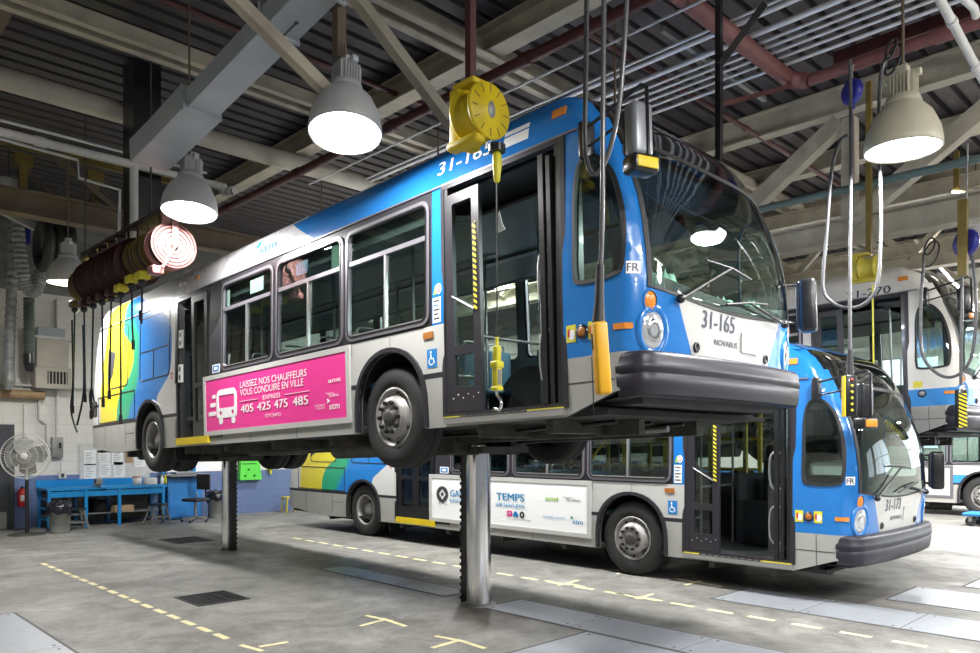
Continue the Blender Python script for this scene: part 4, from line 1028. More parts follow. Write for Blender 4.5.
mb.prism(rect(.0, .22, .06, .075), FDT, 0, .004, 'print_grey'); mb.prism([(.22, .03), (.30, .067), (.22, .105)], FDT, 0, .004, 'print_grey'); mb.prism(ellipse(0, .067, .02, .02, 10), FDT, 0, .004, 'print_grey')
mb.build('arrow_marking', d)

# ------------------------------------------------------------------ pendant lamps
LAMPG = None
def lamp(loc, label, energy=260, stem=None, group=None, mt='lampgrey'):
    global LAMPG
    o = T('pendant_lamp', label, 'lamp', loc, 0, group)
    R = .31
    def sh(mb):
        return mb.lathe([(R - .006, .012), (R - .02, .06), (.285 - .01, .16), (.225, .29), (.14, .385), (.10, .41), (.10, .415), (.15, .395), (.235, .30), (.295, .165), (R + .004, .05), (R + .006, 0), (R - .002, -.012), (R - .006, .012)], mt, None, 40)
    shared(('lamp_shade', mt), 'lamp_shade', o, sh)
    shared('lamp_glow', 'lamp_lens', o, lambda mb: mb.lathe([(R - .012, .0), (R - .03, .0), (.15, -.008), (.001, -.01)], 'lampglow', None, 36))
    def ho(mb):
        mb.rbox(-.085, .085, -.085, .085, .45, .66, .015, mt); mb.lathe([(.16, .33), (.155, .40), (.135, .46), (.10, .47), (0, .47)], mt, None, 24)
        for i in range(6):
            a = -.07 + .028 * i
            mb.box(a - .005, a + .005, -.105, .105, .47, .64, mt); mb.box(-.105, .105, a - .005, a + .005, .47, .64, mt)
        mb.rbox(-.15, .15, -.03, .03, .62, .68, .012, mt); mb.rbox(-.05, .05, -.05, .05, .66, .74, .015, mt)
        return mb
    shared(('lamp_housing', mt), 'ballast_housing', o, ho)
    mb = MB(); mb.cyl((0, 0, .68), (0, 0, (stem or 6.9) - loc[2]), .014, 'steelbrown', 8); mb.build('stem', o)
    li = bpy.data.lights.new('lamp_light', 'AREA'); li.shape = 'DISK'; li.size = .5; li.energy = energy; li.color = (1, .985, .965)
    lo = bpy.data.objects.new('lamp_light', li); COL.objects.link(lo); lo.parent = o; lo.location = (0, 0, -.03)
    return o
LE = 170
def tilt(o, ax, ay):
    for ch in o.children:
        if ch.type == 'MESH' and not ch.name.startswith('stem'): ch.rotation_euler = (radians(ax), radians(ay), 0)
a = lamp((.38, -2.08, 4.43), 'grey bell pendant lamp nearest the raised bus, above its middle windows', LE * .75, 5.2); tilt(a, -7, -9)
a = lamp((-2.9, -2.06, 4.48), 'grey bell pendant lamp between the nearest lamp and the hose reels', LE * .75); tilt(a, -5, -6)
lamp(at_d(68, 283, 12.4), 'smallest grey bell lamp, half hidden behind the hose reels', LE * 1.15)
lamp((3.66, 1.55, 4.36), 'grey bell pendant lamp, coloured with a warm light tint, at upper right, in front of the roof truss', LE, mt='lampgrey_warm_lit')
for p in ((6.2, -2.6, 5.0), (9.6, 1.0, 4.9), (7.6, 6.6, 4.6), (9.5, -3.2, 4.7), (8.2, 11.5, 4.7)):  # fill lamps added out of view to brighten the hall
    lamp(p, 'added grey bell lamp out of view, giving fill light', LE, group='added fill bell lamps out of view')
for x in (.4, -2.9, -6.2): lamp((x, 1.75, 4.36), 'grey bell pendant lamp between the two blue buses, hidden by the raised one', LE, group='bell lamps between the two blue buses')
for p in ((-5.5, 5.6, 5.6), (-9.5, 5.6, 5.4), (-2.5, 10.2, 5.4), (2.5, 13.2, 5.2), (-3.0, 14.5, 5.2), (-10, 12, 5.2), (2.2, 10.3, 5.45), (6.5, 12, 5), (6.0, 18.2, 5), (0, 18.6, 5)):
    lamp(p, 'grey bell pendant lamp over the bays behind the buses', LE * (1.3 if p[0] < -5 else 2.8), group='bell lamps over the rear bays')
def fill_batten(p):
    o = T('fluorescent_lamp', 'added fluorescent tube lamp out of view, brightening the ceiling at right', 'lamp', p, 0, 'added fill tube lamps out of view')
    mb = MB(); mb.box(-.05, .05, -.75, .75, .06, .12, 'pipewhite'); mb.build('batten_body', o)
    mb = MB(); mb.cyl((0, -.7, .03), (0, .7, .03), .02, 'lampglow', 10); mb.build('tube', o)
    mb = MB()
    for y in (-.6, .6): mb.cyl((0, y, .1), (0, y, ZCEIL - p[2]), .008, 'cable', 6)
    mb.build('hanger_rod', o)
    li = bpy.data.lights.new('fill_tube_light', 'POINT'); li.shadow_soft_size = .3; li.energy = 360; li.color = (1, .98, .95); lo = bpy.data.objects.new('fill_tube_light', li); COL.objects.link(lo); lo.parent = o; lo.location = (0, 0, -.35)
for p in ((8.5, 3.0, 5.7), (9.5, 7.0, 5.7), (9.5, 11.5, 5.7), (8.5, -1.5, 5.9)): fill_batten(p)  # tubes added out of view to light the ceiling and truss at right
# ------------------------------------------------------------------ the four buses
bus('city_bus', 'blue city bus raised on two lift columns with a pink advert on its side', (0, 0, 1.5666), .0318, '31-165', True, 1, ad_pink)
bus('city_bus', 'blue city bus standing on the floor with a white advert on its side', (-.0266, 3.9946, 0), 0, '31-173', True, 2, ad_white)
bus('city_bus', 'white city bus with a blue stripe, raised on a lift at right', (.04, 7.85, 1.48), .03, '21-270', False, 3)
bus('city_bus', 'striped white city bus on the floor seen below the raised white bus', (1.2, 16.8, 0), 0, '21-268', False, 4)
# ------------------------------------------------------------------ lift columns under the raised bus
def lift(x, label, ztop, side=-1, r=.135):
    o = T('lift_column', label, 'lift column', (x, 0, 0))
    mb = MB(); mb.cyl((0, 0, 0), (0, 0, ztop), r, 'chrome', 40); mb.build('ram', o)
    mb = MB(); mb.lathe([(r + .055, 0), (r + .055, .012), (r + .02, .016), (r + .015, .03), (r + .002, .03)], 'dullmetal', None, 32); mb.build('floor_collar', o)
    mb = MB(); xa, xb = sorted((side * (r + .012), side * (r + .10))); mb.box(xa, xb, -.05, .05, 0, ztop - .02, 'black'); xc = side * (r + .10)
    for k in range(int(ztop / .075)): mb.box(xc - .012, xc + .012, -.06, .06, .03 + k * .075, .065 + k * .075, 'rubber')
    mb.build('locking_rack', o)
    mb = MB(); mb.box(-.42, .42, -.35, .35, ztop, ztop + .07, 'undermetal')
    for s in (-1, 1): mb.box(-.2, .2, s * .42 - .12, s * .42 + .12, ztop, ztop + .16, 'undermetal')
    mb.box(-.1, .1, -.55, .55, ztop - .02, ztop + .05, 'undermetal'); mb.build('saddle', o)
    mb = MB(); mb.rbox(-.44, -.26, -.40, -.36, ztop + .0, ztop + .07, .008, 'redlens'); mb.rbox(-.26, -.12, -.395, -.36, ztop + .0, ztop + .07, .008, 'paper'); mb.build('reflector', o)
lift(-.15, 'front chrome lift column standing under the raised bus, before the white advert', 1.665)
lift(-6.27, 'rear chrome lift column under the raised bus, before the blue wall', 1.50, 1, .105)

# ------------------------------------------------------------------ along the left wall
def wall_pt(y, z, d=.0): return Vector((XW + d, y, z))
# workbench
b = T('workbench', 'long blue steel workbench against the blue part of the wall', 'workbench', (-11.95, -.1, 0))
mb = MB(); mb.box(-.42, .40, -1.30, 1.14, .80, .85, 'benchblue'); mb.build('bench_top', b)
mb = MB(); mb.box(-.44, -.41, -1.30, 1.14, .85, 1.0, 'benchblue'); mb.build('backsplash', b)
for y in (-1.25, -.55, .12, 1.06):
    for x in (-.36, .36):
        mb = MB(); mb.box(x - .03, x + .03, y - .03, y + .03, 0, .80, 'benchblue'); mb.build('leg', b)
mb = MB(); mb.box(-.40, .1, -1.25, 1.06, .25, .28, 'dullmetal'); mb.build('shelf', b)
mb = MB()
for z in (.2, .42, .62): mb.beam((-.36, -1.25, z), (.36, -1.25, z), .03, .05, 'benchblue')
mb.beam((.36, -1.25, .72), (.36, 1.06, .72), .03, .12, 'benchblue'); mb.build('side_rail', b)
mb = MB(); mb.box(-.43, -.405, -1.27, 1.1, .04, .80, 'black'); mb.build('under_bench_shade', b)  # black board added to paint in the shade under the bench
v = T('bench_vise', 'small grey bench vise mounted on the front of the blue workbench', 'vise', (-11.62, -.42, .85))
mb = MB(); mb.rbox(-.08, .08, -.06, .06, 0, .07, .015, 'dullmetal'); mb.rbox(-.10, .06, -.045, .045, .07, .17, .02, 'undermetal'); mb.build('vise_body', v)
mb = MB(); mb.rbox(.10, .15, -.06, .06, .06, .19, .012, 'dullmetal'); mb.cyl((-.02, 0, .10), (.24, 0, .10), .018, 'dullmetal', 10); mb.build('jaw', v)
mb = MB(); mb.cyl((.22, -.09, .10), (.22, .09, .10), .009, 'chrome', 8); mb.build('handle', v)
def tub(name, label, cat, x, y, z, r, h, m, lid=None):
    mb = MB(); mb.lathe([(0, 0), (r * .9, 0), (r, h), (r * .93, h), (r * .85, .02)], m, Matrix.Translation((x, y, z)), 18); o = one(mb, name, label, cat)
    if lid: l = MB(); l.lathe([(r * 1.03, h), (r * 1.03, h + .03), (0, h + .035)], lid, Matrix.Translation((x, y, z)), 18); l.build('lid', o)
tub('paint_tub', 'white tub with a reddish lid on the workbench', 'tub', -11.75, .45, .85, .10, .17, 'pipewhite', 'reelpink')
mb = MB(); mb.rbox(-11.9, -11.66, .62, .86, .85, 1.01, .02, 'pipewhite'); one(mb, 'parts_box', 'white plastic box on the workbench beside the tub', 'box')
def bottle(x, y, m, label):
    mb = MB(); mb.lathe([(0, 0), (.035, 0), (.035, .14), (.014, .18), (.014, .22)], m, Matrix.Translation((x, y, .85)), 14); o = one(mb, 'spray_bottle', label, 'bottle')
    l = MB(); l.rbox(-.015, .045, -.012, .012, .22, .26, .006, 'black', Matrix.Translation((x, y, .85))); l.build('nozzle', o)
bottle(-11.7, .98, 'paper', 'white spray bottle on the right end of the workbench'); bottle(-11.82, 1.1, 'lemon', 'yellowish spray bottle at the right end of the workbench')
mb = MB(); mb.box(-11.95, -11.65, -.05, .35, .28, .42, 'cardboard'); one(mb, 'cardboard_box', 'flat brown cardboard box on the shelf under the workbench', 'box')
mb = MB(); mb.lathe([(0, 0), (.13, 0), (.15, .26), (.14, .26), (.12, .02)], 'rubber', Matrix.Translation((-12.0, -.25, .28)), 18); one(mb, 'bucket', 'black bucket on the shelf under the workbench', 'bucket')
# stools
def stool(x, y, label):
    o = T('step_stool', label, 'stool', (x, y, 0))
    mb = MB(); mb.rbox(-.17, .17, -.17, .17, .41, .45, .015, 'black'); mb.build('seat', o)
    for sx in (-1, 1):
        for sy in (-1, 1):
            mb = MB(); mb.beam((sx * .20, sy * .22, 0), (sx * .12, sy * .12, .42), .035, .035, 'dullmetal'); mb.build('leg', o)
    mb = MB()
    for s in (-1, 1): mb.beam((s * .17, -.19, .16), (s * .17, .19, .16), .02, .03, 'dullmetal'); mb.beam((-.17, s * .19, .16), (.17, s * .19, .16), .02, .03, 'dullmetal')
    mb.build('stretcher', o)
stool(-11.28, .72, 'low black-topped stool with splayed grey legs before the right end of the workbench')
stool(-11.28, -.95, 'low grey stool just behind the bagged trash bin')
# bins
def bin_(x, y, label, r, h):
    o = T('trash_bin', label, 'trash bin', (x, y, 0))
    mb = MB(); mb.lathe([(0, 0), (r * .88, 0), (r * .9, .02), (r, h), (r * 1.06, h), (r * 1.06, h + .02), (r * .95, h + .02), (r * .84, .03)], 'bingrey', None, 28); mb.build('can', o)
    mb = MB(); prof = [(r * 1.09, h - .12), (r * 1.10, h - .05), (r * 1.09, h + .03), (r * .97, h + .06), (r * .7, h + .10), (.3 * r, h + .05), (0, h + .04)]
    i0 = len(mb.v); mb.lathe(prof, 'bag', None, 26)
    for i in range(i0, len(mb.v)):
        p = Vector(mb.v[i]); a = math.atan2(p.y, p.x); k = 1 + .06 * sin(a * 7 + p.z * 20) + .04 * sin(a * 13); mb.v[i] = (p.x * k, p.y * k, p.z + .03 * sin(a * 5) - (.05 * max(0, sin(a * 3)) if p.z < h - .08 else 0))
    mb.build('bin_bag', o)
bin_(-10.95, -1.32, 'round grey trash bin with a black bag, beside the pedestal fan', .20, .52)
bin_(-11.75, 2.28, 'round grey trash bin with a dark bag beside the office chair', .20, .55)
# blue cabinet with a tray top and a tall upright
c = T('tool_cabinet', 'blue steel cabinet standing at the right end of the workbench', 'cabinet', (-12.12, 1.58, 0))
mb = MB(); mb.rbox(-.24, .24, -.40, .40, .02, .98, .012, 'cabblue'); mb.build('body', c)
mb = MB(); mb.box(.24, .256, -.37, .37, .06, .94, 'cabblue'); dd = mb.build('door', c); mb = MB(); mb.rbox(.256, .275, .26, .29, .5, .62, .005, 'chrome'); mb.build('handle', dd)
for y in (-.36, .36): mb = MB(); mb.box(-.2, -.12, y - .05, y + .05, .98, 1.5, 'benchblue'); mb.build('upright', c)
mb = MB(); mb.prism(rrect(-.26, .5, -.45, .5, .03), lambda a, b, o: Vector((a, b, o)), 1.02, 1.06, 'mirrorgrey'); mb.box(-.2, .3, -.4, .45, .98, 1.02, 'undermetal'); mb.build('tray_top', c)
mb = MB(); mb.rbox(-12.2, -11.85, 1.36, 1.86, 1.06, 1.12, .01, 'mirrorgrey'); one(mb, 'instrument_case', 'flat grey case lying on the tray of the blue cabinet', 'case')
# office chair
c = T('office_chair', 'worn black office chair on castors before the blue cabinet', 'chair', (-11.1, 1.5, 0), radians(25))
mb = MB(); mb.rbox(-.22, .22, -.22, .22, .47, .54, .03, 'seatblack'); mb.build('seat', c)
mb = MB(); mb.rbox(-.05, .0, -.19, .19, .72, 1.08, .02, 'seatblack', Matrix.Translation((-.02, .30, 0)) @ Matrix.Rotation(pi / 2, 4, 'Z')); mb.build('backrest', c)
mb = MB(); mb.tube(smooth_path([(0, .1, .47), (0, .28, .48), (0, .33, .6), (0, .32, .85)], 4), .02, 'black', 8); mb.build('back_bracket', c)
mb = MB(); mb.cyl((0, 0, .10), (0, 0, .47), .03, 'dullmetal', 12); mb.build('gas_lift', c)
for k in range(5):
    a = 2 * pi * k / 5; mb = MB(); mb.beam((0, 0, .12), (.29 * cos(a), .29 * sin(a), .075), .045, .03, 'dullmetal'); l = mb.build('leg', c)
    mb = MB(); mb.sphere((.29 * cos(a), .29 * sin(a), .032), .032, 'black'); mb.build('castor', l)
# fan on a pedestal
f_ = T('pedestal_fan', 'big white wire-cage pedestal fan beside the dark door', 'fan', (-11.0, -1.88, 0))
mb = MB(); mb.lathe([(.0, .03), (.05, .035), (.31, .02), (.33, 0)], 'undermetal', None, 32); mb.build('base', f_)
mb = MB(); mb.cyl((0, 0, .02), (0, 0, 1.07), .035, 'black', 14); mb.cyl((0, 0, 1.05), (0, 0, 1.42), .02, 'fanwhite', 12); mb.build('pole', f_)
FM = Matrix.Translation((.02, -.03, 1.53)) @ Matrix.Rotation(radians(-28), 4, 'Z') @ Matrix.Rotation(pi / 2, 4, 'Y')
mb = MB()
for r, h in ((.43, 0), (.43, .03), (.34, .075), (.24, .10), (.12, .115), (.34, -.05), (.24, -.07), (.12, -.08)): mb.tube([FM @ Vector((r * cos(2 * pi * k / 36), r * sin(2 * pi * k / 36), h)) for k in range(37)], .005 if r < .4 else .009, 'fanwhite', 5, False)
for k in range(48):
    a = 2 * pi * k / 48; mb.tube([FM @ Vector((q * cos(a), q * sin(a), h)) for q, h in ((.06, .12), (.2, .108), (.34, .075), (.43, .02), (.43, -.01), (.34, -.05), (.2, -.075), (.06, -.085))], .0026, 'fanwhite', 4, False)
mb.build('cage', f_)
mb = MB(); mb.lathe([(.001, .13), (.07, .13), (.075, .115), (.075, .105)], 'fanwhite', FM, 20); mb.lathe([(.001, -.2), (.08, -.19), (.09, -.09), (.001, -.08)], 'fanwhite', FM, 20); mb.build('motor', f_)
for k in range(4):
    a = 2 * pi * k / 4 + .4; mb = MB(); P = [(.05, -.25), (.22, -.42), (.36, -.25), (.37, .12), (.2, .22), (.05, .1)]
    mb.prism([(x, y * .55) for x, y in P], lambda u, w_, o, a=a: FM @ Vector((u * cos(a) - w_ * sin(a), u * sin(a) + w_ * cos(a), w_ * .25 + o)), 0, .005, 'bingrey'); mb.build('blade', f_)
# fire extinguisher
e = T('fire_extinguisher', 'small red fire extinguisher hung on the blue wall beside the dark door', 'fire extinguisher', (XW + .1, -1.68, .46))
mb = MB(); mb.lathe([(0, 0), (.07, 0), (.075, .02), (.075, .30), (.05, .37), (.02, .39), (0, .39)], 'extred', None, 22); mb.build('cylinder', e)
mb = MB(); mb.rbox(-.02, .08, -.015, .015, .38, .43, .008, 'black'); mb.tube(smooth_path([(.03, .02, .40), (.06, .09, .36), (.05, .10, .2), (.05, .09, .08)], 4), .012, 'rubber', 8); mb.build('valve', e)
mb = MB(); mb.prism([(a, b) for a, b in rect(-.5, .5, .12, .24)], lambda a, b, o: Vector(((.0755 + o) * cos(a), (.0755 + o) * sin(a), b)), 0, .001, 'paper', cuts=[((t, 0), (1, 0)) for t in (-.3, -.1, .1, .3)]); mb.build('label_band', e)
# wall boxes, papers, conduits, heater
def wbox(name, label, cat, y0, y1, z0, z1, d, m, extra=None):
    mb = MB(); mb.rbox(XW, XW + d, y0, y1, z0, z1, .012, m); o = one(mb, name, label, cat)
    if extra: extra(o, XW + d, (y0 + y1) / 2, (z0 + z1) / 2)
    return o
wbox('switch_box', 'grey electrical disconnect box on the white wall above the workbench', 'switch box', -1.12, -.90, 1.48, 1.92, .14, 'dullmetal', lambda o, x, y, z: MB().rbox(x, x + .03, y + .02, y + .06, z - .02, z + .1, .006, 'black').build('lever', o))
wbox('outlet_box', 'small white outlet box just above the left end of the workbench', 'outlet', -.98, -.82, 1.02, 1.16, .07, 'pipewhite', lambda o, x, y, z: MB().box(x, x + .004, y - .03, y + .03, z - .04, z + .04, 'print_grey').build('socket_plate', o))
pipe('wall_conduit', 'white conduit running down the wall to the grey switch box', [(XW + .04, -1.0, 4.9), (XW + .04, -1.0, 1.92)], .03, 'pipewhite', joints=4)
pipe('wall_conduit', 'white conduit from the switch box down to the outlet box', [(XW + .04, -.92, 1.48), (XW + .04, -.92, 1.16)], .018, 'pipewhite')
pipe('wall_conduit', 'second white conduit with fittings beside the one to the switch box', [(XW + .05, -1.35, 2.9), (XW + .05, -1.35, 2.3), (XW + .05, -1.2, 2.2), (XW + .05, -1.2, 1.75), (XW + .05, -1.12, 1.7)], .03, 'pipewhite', joints=4)
pipe('wall_pipe', 'thick beige pipe running level across the wall below the heater', [(XW + .16, -4, 2.84), (XW + .16, -1.28, 2.80)], .10, 'wood')
pipe('wall_pipe', 'thinner pale pipe just above the beige wall pipe', [(XW + .1, -4, 3.04), (XW + .1, -1.2, 3.0), (XW + .1, 3.5, 3.0)], .03, 'pipewhite', joints=5)
pipe('wall_conduit', 'thin upright conduit on the white wall behind the fan', [(XW + .02, -1.62, 4.2), (XW + .02, -1.62, 1.2)], .018, 'pipewhite', joints=2)
h = T('unit_heater', 'pale boxy air unit with a black grille high on the white wall', 'heater', (XW + .004, -1.17, 2.94))
mb = MB(); mb.box(0, .40, -.30, .30, .45, 1.05, 'pipecream'); mb.box(-.0, .44, -.34, .40, 1.05, 1.10, 'pipewhite'); mb.box(0, .3, -.26, .26, 1.10, 1.30, 'duct'); mb.build('duct_box', h)
mb = MB(); mb.rbox(0, .46, -.34, .34, .0, .45, .02, 'pipecream'); mb.build('body', h)
mb = MB(); mb.box(.46, .465, -.12, .26, .10, .36, 'black')
for k in range(6): mb.box(.462, .475, -.10 + k * .065, -.08 + k * .065, .10, .36, 'pipecream')
mb.build('grille', h)
mb = MB(); mb.box(XW + .0125, XW + .022, -.55, .95, 1.0, 1.78, 'pipewhite'); one(mb, 'notice_board', 'pale notice board on the wall above the workbench', 'notice board')
PP = [(-.46, 1.30, 'topmost at the left'), (-.46, .99, 'lowest at the left'), (-.16, 1.36, 'second from the left, upper'), (-.14, 1.03, 'second from the left, lower'), (.12, 1.30, 'third from the left, upper'), (.16, 1.02, 'third from the left, lower'), (.62, 1.24, 'alone near the right end')]
for y, z, s in PP:
    mb = MB(); mb.box(XW + .0225, XW + .026, y, y + .24, z, z + .34, 'paper')
    for k in range(5): mb.box(XW + .026, XW + .0265, y + .03, y + .14 + .05 * ((k * 7) % 3) / 2, z + .06 + .05 * k, z + .072 + .05 * k, 'trimgrey')
    one(mb, 'paper_sheet', 'white paper sheet on the notice board, ' + s, 'paper')
mb = MB(); mb.box(XW + .0225, XW + .027, .40, .58, 1.34, 1.62, 'cardboard'); one(mb, 'paper_sheet', 'brown sheet on the notice board', 'paper')
mb = MB(); mb.box(XW + .0125, XW + .025, 1.05, 2.9, 1.10, 1.7, 'adwhite'); one(mb, 'whiteboard', 'long whiteboard on the wall above the blue cabinet', 'whiteboard')
o = T('wall_box', 'bright green box with round holes hung on the blue wall', 'box', (XW, 3.42, .86))
mb = MB(); mb.prism([(-.30, 0), (.30, 0), (.24, .46), (.16, .52), (-.2, .52), (-.26, .46)], lambda a, b, q: Vector((q, a, b)), 0, .16, 'brightgreen', [ellipse(-.16, .10, .035, .035, 14), ellipse(.10, .10, .035, .035, 14), ellipse(-.06, .26, .03, .03, 14)]); mb.box(0, .02, -.28, .28, .02, .5, 'black'); mb.build('front', o)
mb = MB(); mb.box(.16, .165, -.24, .14, .40, .42, 'black'); mb.build('slot', o)
o = T('hose_hook', 'small yellow hook on the wall right of the green box', 'hook', (XW, 3.98, 1.05)); mb = MB(); mb.rbox(0, .1, -.04, .1, .05, .12, .02, 'lemon'); mb.box(0, .08, .02, .06, -.06, .3, 'lemon'); mb.build('hook', o)
o = T('step_stool', 'small yellow wooden stool by the rear end of the parked bus', 'stool', (-11.9, 4.35, 0))
mb = MB(); mb.box(-.15, .15, -.2, .2, .36, .40, 'sillyellow'); mb.build('seat', o)
for sx in (-1, 1):
    for sy in (-1, 1): mb = MB(); mb.beam((sx * .13, sy * .19, 0), (sx * .11, sy * .16, .36), .04, .04, 'sillyellow'); mb.build('leg', o)

# ------------------------------------------------------------------ exhaust hoses on the left wall
def ribbed(name, label, path, r, m, cat='hose', nozzle=None):
    P = smooth_path(path, 14); n = len(P); mb = MB(); mb.tube(P, [r * (1 + .07 * (-1) ** i) for i in range(n)], m, 16, True, False); o = one(mb, name, label, cat)
    if nozzle: a = P[-1]; d = (P[-1] - P[-3]).normalized(); q = MB(); q.cyl(a, a + d * .18, r * 1.15, nozzle, 16); q.cyl(a + d * .18, a + d * .36, r * 1.15, nozzle, 16, r * .7); q.build('nozzle', o)
    return o
X3 = -11.3
ribbed('exhaust_hose', 'long straight grey ribbed exhaust hose hanging at far left with a pale nozzle', [at_x(13, 226, -11.9), at_x(12, 280, -11.9), at_x(10, 330, -11.9), at_x(9, 372, -11.9)], .10, 'hosegrey', nozzle='bingrey')
ribbed('exhaust_hose', 'U-shaped grey ribbed exhaust hose looped beside the straight one', [at_x(17, 216, X3), at_x(20, 250, X3), at_x(25, 283, X3), at_x(34, 292, X3), at_x(41, 276, X3), at_x(46, 245, X3), at_x(55, 222, X3), at_x(78, 214, X3)], .12, 'hosegrey')
ribbed('exhaust_hose', 'dark green hanging exhaust hose with a black conical nozzle', [at_x(29, 298, -11.75), at_x(29, 320, -11.75), at_x(29.5, 354, -11.75)], .10, 'hosegreen', nozzle='black')
for k, (px, s) in enumerate(((44, 'left'), (55, 'middle'), (65, 'right'))):
    mb = MB(); cpt = at_x(px, 245, -10.3); mb.lathe([(.42 + .10 * cos(a), .10 * sin(a)) for a in [2 * pi * q / 10 for q in range(11)]], 'hosedark', Matrix.Translation(cpt) @ Matrix.Rotation(pi / 2, 4, 'X'), 28); one(mb, 'coiled_hose', 'dark coiled hose ring beside the U-shaped exhaust hose, %s of three' % s, 'hose')
mb = MB(); mb.beam(at_x(-10, 205, -10.9), at_x(36, 228, -10.9), .12, .12, 'pipewhite'); one(mb, 'swing_boom', 'pale slanting boom at the left edge between the exhaust hoses', 'boom')
o = T('hoist_box', 'small white control box hung beside the yellow crane brackets', 'box', at_x(9, 190, -9.4)); mb = MB(); mb.rbox(-.1, .1, -.14, .14, -.22, .2, .02, 'pipewhite'); mb.build('body', o); mb = MB(); mb.cyl((0, 0, .2), (0, 0, .7), .01, 'cable', 8); mb.build('cord', o)
o = T('hoist_motor', 'blue and yellow hoist motor above the U-shaped hose', 'hoist', at_x(24, 222, -11.85)); mb = MB(); mb.rbox(-.12, .12, -.10, .10, -.45, .05, .03, 'reelblue'); mb.build('body', o); mb = MB(); mb.rbox(-.13, .13, -.14, .14, .05, .3, .03, 'mustard'); mb.build('bracket', o)

# ------------------------------------------------------------------ row of hose reels beside the raised bus
RY, RZ = -2.02, 4.20
reels = [(-3.56, 'reelpink', 'reelpink', 'pinkish red hose reel, nearest of the row, showing its spiral side', .275), (-3.98, 'reelgold', 'reelgold', 'gold hose reel just behind the pinkish one', .27), (-4.34, 'reelgold', 'reelgold', 'second gold hose reel of the row', .26),
         (-4.75, 'hosered', 'hosered', 'dark red hose reel, first behind the gold ones', .315), (-5.12, 'hosered', 'hosered', 'dark red hose reel, second behind the gold ones', .315), (-5.5, 'hosered', 'hosered', 'dark red hose reel, third behind the gold ones', .315), (-5.88, 'hosered', 'hosered', 'dark red hose reel, fourth behind the gold ones', .315), (-6.3, 'hosered', 'hosered', 'dark red hose reel, last before the far gold one', .315), (-6.75, 'reelgold', 'mustard', 'gold hose reel at the far end of the row', .26)]
drops = {-6.75: (2.35, -.1), -6.3: (2.5, .05), -5.88: (2.25, -.1), -5.5: (2.4, .05), -5.12: (2.5, -.08), -4.75: (2.15, .0), -4.34: (3.1, .05), -3.98: (3.45, -.05)}
for i, (x, m1, m2, lab, R) in enumerate(reels):
    o = T('hose_reel', lab, 'hose reel', (x, RY, RZ), 0, 'hose reels beside the raised bus')
    RM = Matrix.Rotation(pi / 2, 4, 'Y')
    mb = MB()
    for h in (-.11, .11):
        mb.lathe([(.04, h - .006), (R, h - .006), (R + .006, h), (R, h + .006), (.04, h + .006)], m1, RM, 36)
        if h > 0:
            for r in (.10, .15, .20, .24): mb.lathe([(r, h + .006), (r + .005, h + .014), (r + .012, h + .014), (r + .017, h + .006)], m1 if m1 != 'reelpink' else 'hosered', RM, 36)
    mb.lathe([(.05, -.14), (.05, .15), (.0, .15)], 'undermetal', RM, 14); mb.build('flanged_drum', o)
    mb = MB()
    for k in range(5): mb.lathe([(R - .07 + .03 * cos(a), -.075 + .038 * k + .02 * sin(a)) for a in [2 * pi * q / 8 for q in range(9)]], 'hosedark' if m2 != 'hosered' else 'hosered', RM, 30)
    mb.build('wound_hose', o)
    mb = MB(); mb.box(-.16, -.14, -.05, .05, -.05, R + .16, m2); mb.box(.14, .155, -.035, .035, .0, R + .16, m2); mb.box(-.16, .155, -.06, .06, R + .14, R + .18, m2); mb.build('bracket', o)
    mb = MB(); mb.beam((.145, .0, .0), (.145, -.16, -R - .03), .02, .09, m2, up=(1, 0, 0)); mb.rbox(-.08, .12, -.26, -.12, -R - .10, -R, .02, 'lemon' if i in (1, 2, 3) else m2); mb.build('hose_guide', o)
    if x in drops:
        zb, dx = drops[x]; P = smooth_path([(0, -.19, -R - .08), (dx * .3, -.19, -.9), (dx, -.19, zb - RZ)], 5)
        mb = MB(); mb.tube(P, .013, 'cable', 7); mb.sphere((0, -.19, -R - .13), .05, 'black'); mb.cyl(P[-1], P[-1] - Vector((0, 0, .12)), .022, 'black', 10); mb.build('drop_hose', o)
mb = MB(); mb.beam((-7.0, RY, RZ + .50), (-3.3, RY, RZ + .50), .08, .08, 'undermetal')
for x in (-6.9, -4.2): mb.cyl((x, RY, RZ + .5), (x, RY, ZCEIL), .012, 'undermetal', 8)
one(mb, 'reel_rail', 'dark steel rail from which the row of hose reels hangs', 'rail')
o = T('air_gun', 'grey air tool hanging on a hose before the yellow rear of the raised bus', 'tool', at_y(94, 408, -2.15)); mb = MB(); mb.rbox(-.05, .05, -.04, .04, -.14, .10, .03, 'dullmetal'); mb.tube(smooth_path([(0, 0, .1), (-.1, 0, .28), (-.2, 0, .2), (-.15, 0, .0)], 5), .012, 'cable', 7); mb.build('body', o); mb = MB(); mb.cyl((.04, 0, .02), (.16, 0, .02), .02, 'black', 10); mb.build('barrel', o)
for px, y0, y1, s in ((72, 320, 432, 'leftmost'), (83, 325, 425, 'second from left')):
    mb = MB(); mb.tube(smooth_path([at_y(px, y0, -2.3), at_y(px + 1, 380, -2.3), at_y(px - 1, y1 - 22, -2.3), at_y(77, y1, -2.3)], 6), .014, 'cable', 7); one(mb, 'hanging_cable', 'black cable hanging before the white wall, %s beside the bus rear' % s, 'cable')

